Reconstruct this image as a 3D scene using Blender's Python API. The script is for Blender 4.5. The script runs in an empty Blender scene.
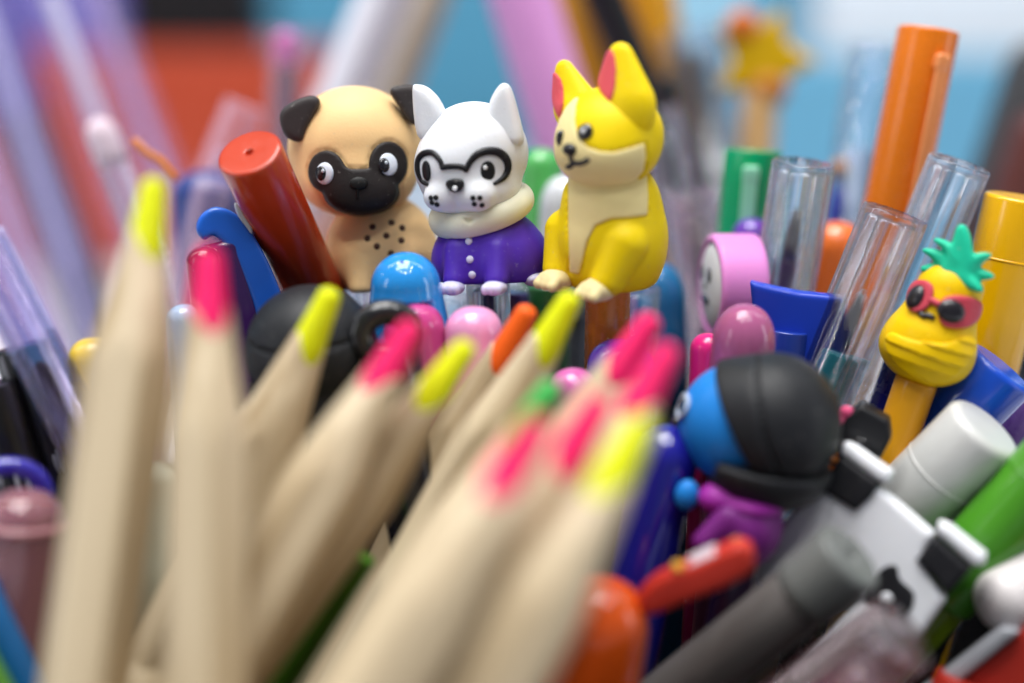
import bpy, math, random
import numpy as np
from mathutils import Vector, Matrix

SC = bpy.context.scene
COL = SC.collection
random.seed(4)
V3 = lambda *a: np.array(a, float)
MM = 0.001

# ------------------------------------------------------------------ camera, world, lights, exposure
CAM = V3(0, 0, 190.0)                       # millimetres above the table
PITCH = math.radians(15)
FWD = V3(0, math.cos(PITCH), -math.sin(PITCH))
UPV = V3(0, math.sin(PITCH), math.cos(PITCH))
RGT = V3(1, 0, 0)
FPX = 1024 * 50 / 36.0

cam_data = bpy.data.cameras.new("camera")
cam = bpy.data.objects.new("camera", cam_data)
COL.objects.link(cam)
cam.location = CAM * MM
cam.rotation_euler = (math.radians(90) - PITCH, 0, 0)
cam_data.lens = 50
cam_data.sensor_width = 36
cam_data.clip_start = 0.005
cam_data.clip_end = 50
cam_data.dof.use_dof = True
cam_data.dof.focus_distance = 0.208
cam_data.dof.aperture_fstop = 3.9
cam_data.dof.aperture_blades = 9
SC.camera = cam

world = bpy.data.worlds.new("World")
SC.world = world
world.use_nodes = True
world.node_tree.nodes["Background"].inputs[0].default_value = (0.80, 0.88, 1.0, 1)
world.node_tree.nodes["Background"].inputs[1].default_value = 0.185


def area(name, loc, size, power, target=(0, 0.2, 0.12), col=(1, 1, 1)):
    ld = bpy.data.lights.new(name, 'AREA')
    ld.shape = 'RECTANGLE'
    ld.size, ld.size_y = size
    ld.energy = power
    ld.color = col
    o = bpy.data.objects.new(name, ld)
    COL.objects.link(o)
    o.location = loc
    o.rotation_euler = (Vector(target) - Vector(loc)).to_track_quat('-Z', 'Y').to_euler()
    return o


# ceiling light of the shop, well above the table
area("ceiling_light", (-0.16, 0.20, 1.5), (0.8, 0.7), 23, col=(1, 0.985, 0.96))
for sx, e in ((-1.7, 13), (0.9, 9)):
    area("overhead_streak_strip", (sx, 0.6, 1.75), (0.09, 2.4), e, target=(sx * 0.8, 0.6, 0))  # long overhead strips added to draw streaks along the clear tubes
# tall area lights added at either side for streak highlights on the tubes
area("side_streak_light", (-2.6, -0.9, 0.75), (0.5, 1.5), 9, col=(0.95, 0.97, 1))
area("side_streak_light", (2.4, -0.3, 0.7), (0.4, 1.4), 7, col=(0.95, 0.97, 1))
for i, (x, y) in enumerate([(-0.3, -0.45), (0.05, -0.55), (-0.55, -0.1), (0.4, -0.4), (0.35, 0.05)]):
    area("ceiling_spot", (x, y, 1.4), (0.045, 0.045), 2.0)

SC.view_settings.view_transform = 'Standard'
SC.view_settings.look = 'None'
SC.view_settings.exposure = 0.0
SC.view_settings.gamma = 1.0
SC.cycles.use_denoising = True
SC.cycles.max_bounces = 14
SC.cycles.transmission_bounces = 12
SC.cycles.transparent_max_bounces = 24
SC.cycles.caustics_refractive = False
SC.cycles.caustics_reflective = False

# ------------------------------------------------------------------ materials
MATS = {}


def _new(name):
    m = bpy.data.materials.new(name)
    m.use_nodes = True
    nt = m.node_tree
    return m, nt, nt.nodes["Principled BSDF"]


def plastic(col, rough=0.22, coat=0.3, sss=0.0, bump=0.0, var=0.06):
    key = ('p', tuple(col), rough, coat, sss, bump)
    if key in MATS:
        return MATS[key]
    m, nt, b = _new("plastic")
    N, Lk = nt.nodes, nt.links
    tc = N.new("ShaderNodeTexCoord")
    nz = N.new("ShaderNodeTexNoise")
    nz.inputs['Scale'].default_value = 220
    nz.inputs['Detail'].default_value = 4
    Lk.new(tc.outputs['Object'], nz.inputs['Vector'])
    hsv = N.new("ShaderNodeMix")
    hsv.data_type = 'RGBA'
    hsv.inputs['A'].default_value = (*[c * (1 - var) for c in col], 1)
    hsv.inputs['B'].default_value = (*[min(1, c * (1 + var)) for c in col], 1)
    Lk.new(nz.outputs['Fac'], hsv.inputs['Factor'])
    if bump:
        sp = N.new("ShaderNodeTexNoise")
        sp.inputs['Scale'].default_value = 1500
        sp.inputs['Detail'].default_value = 3
        Lk.new(tc.outputs['Object'], sp.inputs['Vector'])
        sr = N.new("ShaderNodeMapRange")
        sr.inputs['From Min'].default_value = 0.66
        sr.inputs['From Max'].default_value = 0.74
        sr.inputs['To Max'].default_value = 0.22
        Lk.new(sp.outputs['Fac'], sr.inputs['Value'])
        du = N.new("ShaderNodeMix")
        du.data_type = 'RGBA'
        du.inputs['B'].default_value = (0.45, 0.43, 0.40, 1)
        Lk.new(sr.outputs['Result'], du.inputs['Factor'])
        Lk.new(hsv.outputs['Result'], du.inputs['A'])
        Lk.new(du.outputs['Result'], b.inputs['Base Color'])
    else:
        Lk.new(hsv.outputs['Result'], b.inputs['Base Color'])
    mr = N.new("ShaderNodeMapRange")
    mr.inputs['To Min'].default_value = max(0.02, rough - 0.07)
    mr.inputs['To Max'].default_value = rough + 0.1
    n2 = N.new("ShaderNodeTexNoise")
    n2.inputs['Scale'].default_value = 700
    n2.inputs['Detail'].default_value = 5
    Lk.new(tc.outputs['Object'], n2.inputs['Vector'])
    Lk.new(n2.outputs['Fac'], mr.inputs['Value'])
    Lk.new(mr.outputs['Result'], b.inputs['Roughness'])
    b.inputs['Coat Weight'].default_value = coat
    b.inputs['Coat Roughness'].default_value = 0.06
    b.inputs['Specular IOR Level'].default_value = 0.25 if rough > 0.3 else 0.45
    if sss:
        b.inputs['Subsurface Weight'].default_value = sss
        b.inputs['Subsurface Radius'].default_value = (1, 0.8, 0.6)
        b.inputs['Subsurface Scale'].default_value = 0.0012
    if bump:
        n3 = N.new("ShaderNodeTexNoise")
        n3.inputs['Scale'].default_value = 2600
        n3.inputs['Detail'].default_value = 3
        Lk.new(tc.outputs['Object'], n3.inputs['Vector'])
        bp = N.new("ShaderNodeBump")
        bp.inputs['Strength'].default_value = bump
        bp.inputs['Distance'].default_value = 0.0001
        Lk.new(n3.outputs['Fac'], bp.inputs['Height'])
        Lk.new(bp.outputs['Normal'], b.inputs['Normal'])
    MATS[key] = m
    return m


def rubber(col, rough=0.5, sss=0.12, bump=0.35):
    return plastic(col, rough, 0.0, sss, bump, 0.04)


def clear(tint=(0.97, 0.98, 1.0), mix=0.4, rough=0.02, ior=1.55):
    key = ('c', tint, mix, rough)
    if key in MATS:
        return MATS[key]
    m, nt, b = _new("clear_plastic")
    N, Lk = nt.nodes, nt.links
    g = N.new("ShaderNodeBsdfGlass")
    g.inputs['Color'].default_value = (*tint, 1)
    g.inputs['Roughness'].default_value = rough
    g.inputs['IOR'].default_value = ior
    tr = N.new("ShaderNodeBsdfTransparent")
    tr.inputs['Color'].default_value = (*tint, 1)
    mx = N.new("ShaderNodeMixShader")
    mx.inputs['Fac'].default_value = mix
    Lk.new(g.outputs[0], mx.inputs[1])
    Lk.new(tr.outputs[0], mx.inputs[2])
    Lk.new(mx.outputs[0], N['Material Output'].inputs['Surface'])
    N.remove(b)
    MATS[key] = m
    return m


def tinted(col, rough=0.12, trans=0.6):
    """translucent coloured plastic"""
    key = ('t', tuple(col), rough, trans)
    if key in MATS:
        return MATS[key]
    m, nt, b = _new("translucent_plastic")
    b.inputs['Base Color'].default_value = (*col, 1)
    b.inputs['Roughness'].default_value = rough
    b.inputs['Transmission Weight'].default_value = trans
    b.inputs['IOR'].default_value = 1.4
    b.inputs['Coat Weight'].default_value = 0.4
    b.inputs['Coat Roughness'].default_value = 0.05
    MATS[key] = m
    return m


def veil(col=(0.46, 0.42, 0.74), fac=0.09, rough=0.25):
    """thin clear plastic: part see-through, its pale reflections put into the colour"""
    key = ('v', col, fac)
    if key in MATS:
        return MATS[key]
    m, nt, b = _new("sheen_plastic")
    b.inputs['Base Color'].default_value = (*col, 1)  # pale colour stands in for light reflected off the tubes
    b.inputs['Roughness'].default_value = rough
    tr = nt.nodes.new("ShaderNodeBsdfTransparent")
    lw = nt.nodes.new("ShaderNodeLayerWeight")
    lw.inputs['Blend'].default_value = 0.35
    mr = nt.nodes.new("ShaderNodeMapRange")
    mr.inputs['To Min'].default_value = fac * 0.45
    mr.inputs['To Max'].default_value = min(1, fac * 2.2)
    mx = nt.nodes.new("ShaderNodeMixShader")
    nt.links.new(lw.outputs['Facing'], mr.inputs['Value'])
    nt.links.new(mr.outputs['Result'], mx.inputs['Fac'])
    nt.links.new(tr.outputs[0], mx.inputs[1])
    nt.links.new(b.outputs[0], mx.inputs[2])
    nt.links.new(mx.outputs[0], nt.nodes['Material Output'].inputs['Surface'])
    MATS[key] = m
    return m


def wood_mat():
    if 'wood' in MATS:
        return MATS['wood']
    m, nt, b = _new("basswood")
    N, Lk = nt.nodes, nt.links
    tc = N.new("ShaderNodeTexCoord")
    oi = N.new("ShaderNodeObjectInfo")
    add = N.new("ShaderNodeVectorMath")
    Lk.new(tc.outputs['Object'], add.inputs[0])
    Lk.new(oi.outputs['Random'], add.inputs[1])
    mp = N.new("ShaderNodeMapping")
    mp.inputs['Scale'].default_value = (280, 280, 9)
    Lk.new(add.outputs[0], mp.inputs['Vector'])
    nz = N.new("ShaderNodeTexNoise")
    nz.inputs['Scale'].default_value = 1
    nz.inputs['Detail'].default_value = 6
    nz.inputs['Distortion'].default_value = 0.6
    Lk.new(mp.outputs[0], nz.inputs['Vector'])
    rp = N.new("ShaderNodeValToRGB")
    e = rp.color_ramp.elements
    e[0].position, e[0].color = 0.34, (0.40, 0.29, 0.16, 1)
    e[1].position, e[1].color = 0.62, (0.65, 0.53, 0.355, 1)
    Lk.new(nz.outputs['Fac'], rp.inputs[0])
    Lk.new(rp.outputs[0], b.inputs['Base Color'])
    b.inputs['Roughness'].default_value = 0.5
    bp = N.new("ShaderNodeBump")
    bp.inputs['Strength'].default_value = 0.25
    bp.inputs['Distance'].default_value = 0.0002
    Lk.new(nz.outputs['Fac'], bp.inputs['Height'])
    Lk.new(bp.outputs['Normal'], b.inputs['Normal'])
    MATS['wood'] = m
    return m


BLACK = (0.012, 0.012, 0.014)
WHITE = (0.82, 0.83, 0.85)

# ------------------------------------------------------------------ things, parts, placement


def P(px, py, d):
    """world point (mm) at depth d on the sight line of a photo pixel"""
    return CAM + FWD * d + RGT * ((px - 512) / FPX * d) + UPV * ((341.5 - py) / FPX * d)


def unit(v):
    return v / np.linalg.norm(v)


class Thing:
    """An Empty at the foot of a thing. Geometry is given in mm in a frame whose
    origin is the top point T, +z along the axis, -y towards the viewer."""

    def __init__(s, name, label, cat, top, low, yaw=0.0, group=None, L=None):
        T, Lo = P(*top), P(*low)
        u = unit(T - Lo)
        s.L = L if L is not None else (T[2] - 4.0) / max(u[2], 0.2)
        f = CAM - T
        f = unit(f - u * f.dot(u))
        y = -f
        x = np.cross(y, u)
        a = math.radians(yaw)
        x, y = x * math.cos(a) - y * math.sin(a), x * math.sin(a) + y * math.cos(a)
        s.R = np.array([x, y, u]).T
        s.T = T
        base = T - u * s.L
        o = bpy.data.objects.new(name, None)
        o.empty_display_size = 0.01
        COL.objects.link(o)
        M = Matrix([list(s.R[i]) + [base[i] * MM] for i in range(3)] + [[0, 0, 0, 1]])
        o.matrix_world = M
        o['label'] = label
        o['category'] = cat
        if group:
            o['group'] = group
        s.o = o

    def part(s, name, geo, mat, parent=None, label=None, smooth=True):
        v, f = geo
        v = np.asarray(v, float) + V3(0, 0, s.L)
        me = bpy.data.meshes.new(name)
        me.from_pydata((v * MM).tolist(), [], [list(map(int, q)) for q in f])
        me.materials.append(mat)
        if smooth:
            me.polygons.foreach_set('use_smooth', [True] * len(me.polygons))
        me.update()
        o = bpy.data.objects.new(name, me)
        COL.objects.link(o)
        o.parent = parent if parent is not None else s.o
        if label:
            o['label'] = label
        return o

    # pixel helpers: where a sight line meets the thing, in the thing's own frame
    def to_world(s, p):
        return np.asarray(p) @ s.R.T + s.T

    def pix(s, p):
        w = s.to_world(p) - CAM
        d = w @ FWD
        return 512 + (w @ RGT) / d * FPX, 341.5 - (w @ UPV) / d * FPX

    def ray(s, px, py):
        d = unit(P(px, py, 100) - CAM)
        return (CAM - s.T) @ s.R, d @ s.R

    def on_plane(s, px, py, y0=0.0):
        o, d = s.ray(px, py)
        return o + d * ((y0 - o[1]) / d[1])

    def on(s, f, px, py):
        o, d = s.ray(px, py)
        t = np.linalg.norm(o) - 40
        best = (1e9, t)
        for _ in range(160):
            v = float(f((o + d * t)[None])[0])
            if v < best[0]:
                best = (v, t)
            if v < 0.005:
                break
            t += v * 0.8
            if t > np.linalg.norm(o) + 60:
                t = best[1]
                break
        p = o + d * t
        return p, grad(f, p[None])[0]


# ------------------------------------------------------------------ geometry helpers (mm)


def join(*gs):
    v, f, k = [], [], 0
    for a, b in gs:
        a = np.asarray(a, float)
        v.append(a)
        f += [[i + k for i in q] for q in b]
        k += len(a)
    return np.vstack(v), f


def lathe(prof, n=48, c=(0, 0), rf=None, close=True):
    """prof: (r, z) from bottom to top; rf(theta, r, z) may change r"""
    v, f = [], []
    for r, z in prof:
        for i in range(n):
            th = 2 * math.pi * i / n
            rr = rf(th, r, z) if rf else r
            v.append((c[0] + rr * math.cos(th), c[1] + rr * math.sin(th), z))
    m = len(prof)
    for j in range(m - 1):
        for i in range(n):
            a, b = j * n + i, j * n + (i + 1) % n
            f.append((a, b, b + n, a + n))
    if close:
        f.append(tuple(range(n - 1, -1, -1)))
        f.append(tuple(range((m - 1) * n, m * n)))
    return np.array(v), f


def ellipsoid(c, r, ax=None, n=28, m=16):
    """ax: 3 column axes"""
    v, f = [], []
    A = np.eye(3) if ax is None else ax
    for j in range(1, m):
        ph = math.pi * j / m
        for i in range(n):
            th = 2 * math.pi * i / n
            v.append((r[0] * math.sin(ph) * math.cos(th), r[1] * math.sin(ph) * math.sin(th), -r[2] * math.cos(ph)))
    v += [(0, 0, -r[2]), (0, 0, r[2])]
    for j in range(m - 2):
        for i in range(n):
            a, b = j * n + i, j * n + (i + 1) % n
            f.append((a, b, b + n, a + n))
    k = (m - 1) * n
    for i in range(n):
        f.append((k, (i + 1) % n, i))
        f.append((k + 1, (m - 2) * n + i, (m - 2) * n + (i + 1) % n))
    return np.array(v) @ A.T + np.array(c, float), f


def basis(nrm, hint=(0, 0, 1)):
    n = unit(np.asarray(nrm, float))
    x = np.cross(np.array(hint, float), n)
    x = unit(x) if np.linalg.norm(x) > 1e-6 else V3(1, 0, 0)
    return np.array([x, np.cross(n, x), n]).T


def spline(pts, k=8, closed=False):
    pts = [np.asarray(p, float) for p in pts]
    n = len(pts)
    out = []
    for i in range(n if closed else n - 1):
        p1, p2 = pts[i], pts[(i + 1) % n]
        p0 = pts[i - 1] if (closed or i > 0) else 2 * p1 - p2
        p3 = pts[(i + 2) % n] if (closed or i + 2 < n) else 2 * p2 - p1
        for j in range(k):
            t = j / k
            out.append(0.5 * ((2 * p1) + (p2 - p0) * t + (2 * p0 - 5 * p1 + 4 * p2 - p3) * t * t + (3 * p1 - p0 - 3 * p2 + p3) * t ** 3))
    if not closed:
        out.append(pts[-1])
    return np.array(out)


def tube(path, r, n=12, closed=False):
    """round-ended tube; r a number or one radius per point"""
    path = np.asarray(path, float)
    m = len(path)
    R = np.full(m, r) if np.isscalar(r) else np.asarray(r, float)
    if not closed:
        t0, t1 = unit(path[0] - path[1]), unit(path[-1] - path[-2])
        a = [path[0] + t0 * R[0] * k for k in (1.0, 0.87, 0.5)]
        b = [path[-1] + t1 * R[-1] * k for k in (0.5, 0.87, 1.0)]
        path = np.vstack([a, path, b])
        R = np.concatenate([[R[0] * 0.05, R[0] * 0.5, R[0] * 0.87], R, [R[-1] * 0.87, R[-1] * 0.5, R[-1] * 0.05]])
        m = len(path)
    v, f = [], []
    prev = None
    for i in range(m):
        if closed:
            t = unit(path[(i + 1) % m] - path[i - 1])
        else:
            t = unit(path[min(i + 1, m - 1)] - path[max(i - 1, 0)])
        if prev is None:
            prev = V3(0, 0, 1) if abs(t[2]) < 0.9 else V3(1, 0, 0)
        x = unit(prev - t * prev.dot(t))
        prev = x
        y = np.cross(t, x)
        for k in range(n):
            a = 2 * math.pi * k / n
            v.append(path[i] + (x * math.cos(a) + y * math.sin(a)) * R[i])
    for i in range(m if closed else m - 1):
        j = (i + 1) % m
        for k in range(n):
            f.append((i * n + k, i * n + (k + 1) % n, j * n + (k + 1) % n, j * n + k))
    if not closed:
        f.append(tuple(range(n - 1, -1, -1)))
        f.append(tuple(range((m - 1) * n, m * n)))
    return np.array(v), f


# signed-distance modelling -------------------------------------------------
def s_ell(c, r):
    c, r = np.array(c, float), np.array(r, float)

    def f(p):
        q = p - c
        k0 = np.linalg.norm(q / r, axis=-1)
        k1 = np.linalg.norm(q / (r * r), axis=-1) + 1e-9
        return k0 * (k0 - 1) / k1
    return f


def s_cap(a, b, ra, rb=None):
    a, b = np.array(a, float), np.array(b, float)
    rb = ra if rb is None else rb

    def f(p):
        ab = b - a
        t = np.clip(((p - a) @ ab) / (ab @ ab), 0, 1)
        return np.linalg.norm(p - a - t[..., None] * ab, axis=-1) - (ra + (rb - ra) * t)
    return f


def s_cone(z0, z1, r1, r2):
    """round cone along z with smooth ends"""
    h = z1 - z0
    b = (r1 - r2) / h
    a = math.sqrt(1 - b * b)

    def f(p):
        x, y = np.hypot(p[..., 0], p[..., 1]), p[..., 2] - z0
        k = -x * b + y * a
        return np.where(k < 0, np.hypot(x, y) - r1, np.where(k > a * h, np.hypot(x, y - h) - r2, x * a + y * b - r1))
    return f


def s_box(c, h, r):
    c, h = np.array(c, float), np.array(h, float) - r

    def f(p):
        q = np.abs(p - c) - h
        return np.linalg.norm(np.maximum(q, 0), axis=-1) + np.minimum(q.max(-1), 0) - r
    return f


def smin(a, b, k):
    h = np.clip(0.5 + 0.5 * (b - a) / k, 0, 1)
    return b + (a - b) * h - k * h * (1 - h)


def smax(a, b, k):
    return -smin(-a, -b, k)


def U(k, *fs):
    def f(p):
        d = fs[0](p)
        for g in fs[1:]:
            d = smin(d, g(p), k)
        return d
    return f


def I(k, *fs):
    def f(p):
        d = fs[0](p)
        for g in fs[1:]:
            d = smax(d, g(p), k)
        return d
    return f


def neg(g):
    return lambda p: -g(p)


def plane(n, o):
    n, o = unit(np.array(n, float)), np.array(o, float)
    return lambda p: (p - o) @ n


def off(g, h):
    return lambda p: g(p) - h


def mir(g):
    def f(p):
        q = p.copy()
        q[..., 0] = np.abs(q[..., 0])
        return g(q)
    return f


def rotd(g, c, ax):
    """g given around origin, turned into axes ax (columns) at c"""
    c = np.array(c, float)
    return lambda p: g((p - c) @ ax)


def rot_y(deg):
    a = math.radians(deg)
    return np.array([[math.cos(a), 0, math.sin(a)], [0, 1, 0], [-math.sin(a), 0, math.cos(a)]])


def rot_x(deg):
    a = math.radians(deg)
    return np.array([[1, 0, 0], [0, math.cos(a), -math.sin(a)], [0, math.sin(a), math.cos(a)]])


def rot_z(deg):
    a = math.radians(deg)
    return np.array([[math.cos(a), -math.sin(a), 0], [math.sin(a), math.cos(a), 0], [0, 0, 1]])


def poly2(x, y, pts):
    """signed distance to a polygon"""
    pts = np.asarray(pts, float)
    d = np.full(x.shape, 1e18)
    s = np.ones(x.shape)
    n = len(pts)
    for i in range(n):
        a, b = pts[i], pts[i - 1]
        ex, ey = b[0] - a[0], b[1] - a[1]
        wx, wy = x - a[0], y - a[1]
        t = np.clip((wx * ex + wy * ey) / (ex * ex + ey * ey + 1e-12), 0, 1)
        d = np.minimum(d, (wx - ex * t) ** 2 + (wy - ey * t) ** 2)
        c1, c2, c3 = y >= a[1], y < b[1], ex * wy > ey * wx
        s = np.where((c1 & c2 & c3) | (~c1 & ~c2 & ~c3), -s, s)
    return s * np.sqrt(d)


def region(t, pts, d, sym=False, smooth=True):
    """region of a thing given by an outline read off the photo"""
    pp = spline(pts, 4, True) if smooth else np.array(pts, float)
    sc = FPX / d

    def f(p):
        q = p
        if sym:
            q = p.copy()
            q[..., 0] = np.abs(q[..., 0])
        x, y = t.pix(q)
        return poly2(x, y, pp) / sc
    return f


def reg_ell(t, c, r, d, ang=0):
    sc = FPX / d
    a = math.radians(ang)

    def f(p):
        x, y = t.pix(p)
        x, y = x - c[0], y - c[1]
        x, y = x * math.cos(a) + y * math.sin(a), -x * math.sin(a) + y * math.cos(a)
        k = np.hypot(x / r[0], y / r[1])
        return (k - 1) * min(r) / sc
    return f


def slab_(t, pts, y0, half, k, smooth=True, d=210):
    """rounded plate: outline from the photo laid on the thing's own plane y=y0"""
    q = [t.on_plane(a, b, y0) for a, b in pts]
    pp = np.array([(a[0], a[2]) for a in q])
    if smooth:
        pp = spline(pp, 4, True)

    def f(p):
        return smax(poly2(p[..., 0], p[..., 2], pp), np.abs(p[..., 1] - y0) - half, k)
    lo = (pp[:, 0].min() - 1.5, y0 - half - 1, pp[:, 1].min() - 1.5)
    hi = (pp[:, 0].max() + 1.5, y0 + half + 1, pp[:, 1].max() + 1.5)
    return f, lo, hi


def grad(f, p, e=0.02):
    g = np.stack([f(p + V3(e, 0, 0)) - f(p - V3(e, 0, 0)), f(p + V3(0, e, 0)) - f(p - V3(0, e, 0)),
                  f(p + V3(0, 0, e)) - f(p - V3(0, 0, e))], -1)
    return g / (np.linalg.norm(g, axis=-1, keepdims=True) + 1e-12)


def skin(f, lo, hi, h=0.35):
    """surface nets over a signed distance field"""
    lo, hi = np.array(lo, float), np.array(hi, float)
    ax = [np.arange(lo[i], hi[i] + h, h) for i in range(3)]
    G = np.stack(np.meshgrid(*ax, indexing='ij'), -1)
    D = f(G)
    n = np.array(D.shape)
    corners = [(i, j, k) for i in (0, 1) for j in (0, 1) for k in (0, 1)]
    sub = lambda A, c: A[c[0]:n[0] - 1 + c[0], c[1]:n[1] - 1 + c[1], c[2]:n[2] - 1 + c[2]]
    acc = np.zeros((*(n - 1), 3))
    cnt = np.zeros(n - 1)
    for a in corners:
        for axis in range(3):
            if a[axis]:
                continue
            b = list(a)
            b[axis] = 1
            da, db = sub(D, a), sub(D, b)
            m = (da < 0) != (db < 0)
            t = np.where(m, da / np.where(m, da - db, 1), 0)
            for q in range(3):
                acc[..., q] += np.where(m, a[q] + (t if q == axis else 0), 0)
            cnt += m
    act = cnt > 0
    idx = np.full(n - 1, -1)
    idx[act] = np.arange(act.sum())
    cell = np.argwhere(act)
    v = lo + (cell + acc[act] / cnt[act][:, None]) * h
    faces = []
    for axis in range(3):
        u, w = (axis + 1) % 3, (axis + 2) % 3
        sl0 = [slice(None)] * 3
        sl1 = [slice(None)] * 3
        sl0[axis] = slice(0, n[axis] - 1)
        sl1[axis] = slice(1, n[axis])
        A, B = D[tuple(sl0)] < 0, D[tuple(sl1)] < 0
        e = np.argwhere(A != B)
        ok = (e[:, u] > 0) & (e[:, w] > 0) & (e[:, u] < n[u] - 1) & (e[:, w] < n[w] - 1)
        e = e[ok]
        fl = A[tuple(e.T)]
        q = []
        for du, dw in ((-1, -1), (0, -1), (0, 0), (-1, 0)):
            c = e.copy()
            c[:, u] += du
            c[:, w] += dw
            q.append(idx[tuple(c.T)])
        q = np.stack(q, 1)
        q[~fl] = q[~fl][:, ::-1]
        faces += q.tolist()
    for _ in range(4):
        e = 0.02
        g = np.stack([f(v + V3(e, 0, 0)) - f(v - V3(e, 0, 0)), f(v + V3(0, e, 0)) - f(v - V3(0, e, 0)),
                      f(v + V3(0, 0, e)) - f(v - V3(0, 0, e))], -1) / (2 * e)
        g2 = (g * g).sum(-1) + 0.05
        st = f(v)[:, None] * g / g2[:, None]
        ln = np.linalg.norm(st, axis=1, keepdims=True)
        v = v - st * np.minimum(1, 0.4 * h / (ln + 1e-9))
    return v, faces


def dot(t, f, px, py, r, h, ry=None, spin=0):
    """small dome lying on surface f where the photo shows it"""
    p, n = t.on(f, px, py)
    A = basis(n)
    if spin:
        A = A @ rot_z(spin)
    return ellipsoid(p, (r, ry or r, h), A, 20, 12)


def stroke(t, f, pts, r, k=6):
    q = spline([t.on(f, *a)[0] for a in pts], k)
    q = np.array([p - grad(f, p[None])[0] * float(f(p[None])[0]) for p in q])
    return tube(q, r, 10)


# generic pen pieces ----------------------------------------------------------
def cyl(r, z0, z1, bev=0.4, n=48, hole=0, r0=None, rf=None):
    r0 = r if r0 is None else r0
    pr = [(0.01, z0), (r0 - bev, z0), (r0, z0 + bev)]
    for k in range(1, 6):
        pr.append((r0 + (r - r0) * k / 6, z0 + bev + (z1 - z0 - 2 * bev) * k / 6))
    for k in range(5):
        a = math.pi / 2 * k / 4
        pr.append((r - bev + bev * math.cos(a), z1 - bev + bev * math.sin(a)))
    pr.append((r - bev - 0.12, z1 + 0.003))
    pr.append((r - bev - 0.3, z1 + 0.004))
    if hole:
        pr += [(hole * 1.6, z1 + 0.003), (hole * 1.25, z1), (hole, z1 - 0.15), (hole * 0.95, z1 - 1.4), (0.01, z1 - 1.5)]
    else:
        pr += [(r * 0.5, z1 + 0.02), (0.01, z1 + 0.03)]
    return lathe(pr, n, rf=rf)


def dome(r, z1, depth, z0, n=48, pw=2.0, rf=None):
    """round-nosed cap: nose `depth` long"""
    pr = [(0.01, z0), (r - 0.3, z0), (r, z0 + 0.3), (r, (z0 + z1 - depth) / 2)]
    for k in range(13):
        a = math.pi / 2 * k / 12
        pr.append((max(0.01, r * math.cos(a) ** (2 / pw)), z1 - depth + depth * math.sin(a) ** (2 / pw)))
    return lathe(pr, n, rf=rf)


def shell(ro, ri, z0, z1, top=1.2, n=64, ribs=0, amp=0.0, open_top=False):
    """hollow clear tube with thick walls and moulded ribs"""
    rf = None
    if ribs:
        def rf(th, r, z):
            return r + (amp * math.cos(ribs * th) if r < ro - 0.2 else 0)
    if open_top:
        pr = [(ri, z0), (ro, z0), (ro, z1 - 0.3), (ro - 0.12, z1 - 0.06), (ro - 0.35, z1), (ri + 0.3, z1), (ri + 0.05, z1 - 0.3), (ri, z1 - 1)]
        v, f = lathe(pr, n, rf=rf, close=False)
        m = len(pr)
        f += [((m - 1) * n + i, (m - 1) * n + (i + 1) % n, (i + 1) % n, i) for i in range(n)]
        return v, f
    pr = [(0.01, z1 - top), (ri - 0.5, z1 - top), (ri, z1 - top - 0.5), (ri, z0), (ro, z0), (ro, z1 - 0.4), (ro - 0.15, z1 - 0.1), (ro - 0.45, z1),
          (ro - 1.0, z1), (ro - 1.2, z1 - 0.25), (0.01, z1 - 0.25)]
    return lathe(pr, n, rf=rf, close=False)


def clip(r, z0, z1, w=2.2, th=0.9, gap=1.0):
    """pocket clip standing off the front of a cap"""
    y0 = -(r + gap)
    g = skin(U(0.4, s_box((0, y0, (z0 + z1) / 2), (w / 2, th / 2, (z1 - z0) / 2), 0.4),
               s_box((0, -(r + gap / 2), z1 - 1.2), (w / 2, gap, 1.2), 0.4)), (-w, y0 - 2, z0 - 1), (w, 1 - r, z1 + 1), 0.4)
    return g


def pen(name, label, cat, top, low, r, cap_mat, barrel_mat, style='flat', cap_len=38, group=None, yaw=0, hole=0, bev=0.5, clip_mat=None,
        depth=None, L=None, barrel_r=None, pw=2.0, n=48, rf=None):
    t = Thing(name, label, cat, top, low, yaw, group, L)
    cl = min(cap_len, t.L * 0.6)
    if style == 'flat':
        g = cyl(r, -cl, 0, bev, hole=hole, n=n, rf=rf)
    else:
        g = dome(r, 0, depth or r, -cl, pw=pw, n=n, rf=rf)
    c = t.part('cap', g, cap_mat)
    if style == 'flat' and n == 48 and r > 4.4:
        zz = -min(cl * 0.3, 9)
        t.part('collar', lathe([(r - 0.3, zz - 0.55), (r + 0.05, zz - 0.5), (r + 0.1, zz - 0.3), (r + 0.05, zz - 0.1), (r - 0.3, zz - 0.05)], n, close=False), cap_mat, c) if name in ('yellow_marker', 'green_pen', 'white_marker', 'royal_blue_marker') else None
    br = barrel_r or r * 0.88
    t.part('barrel', cyl(br, -t.L, -cl - 0.02, 0.3), barrel_mat)
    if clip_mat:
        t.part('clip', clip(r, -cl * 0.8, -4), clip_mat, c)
    return t


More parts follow.
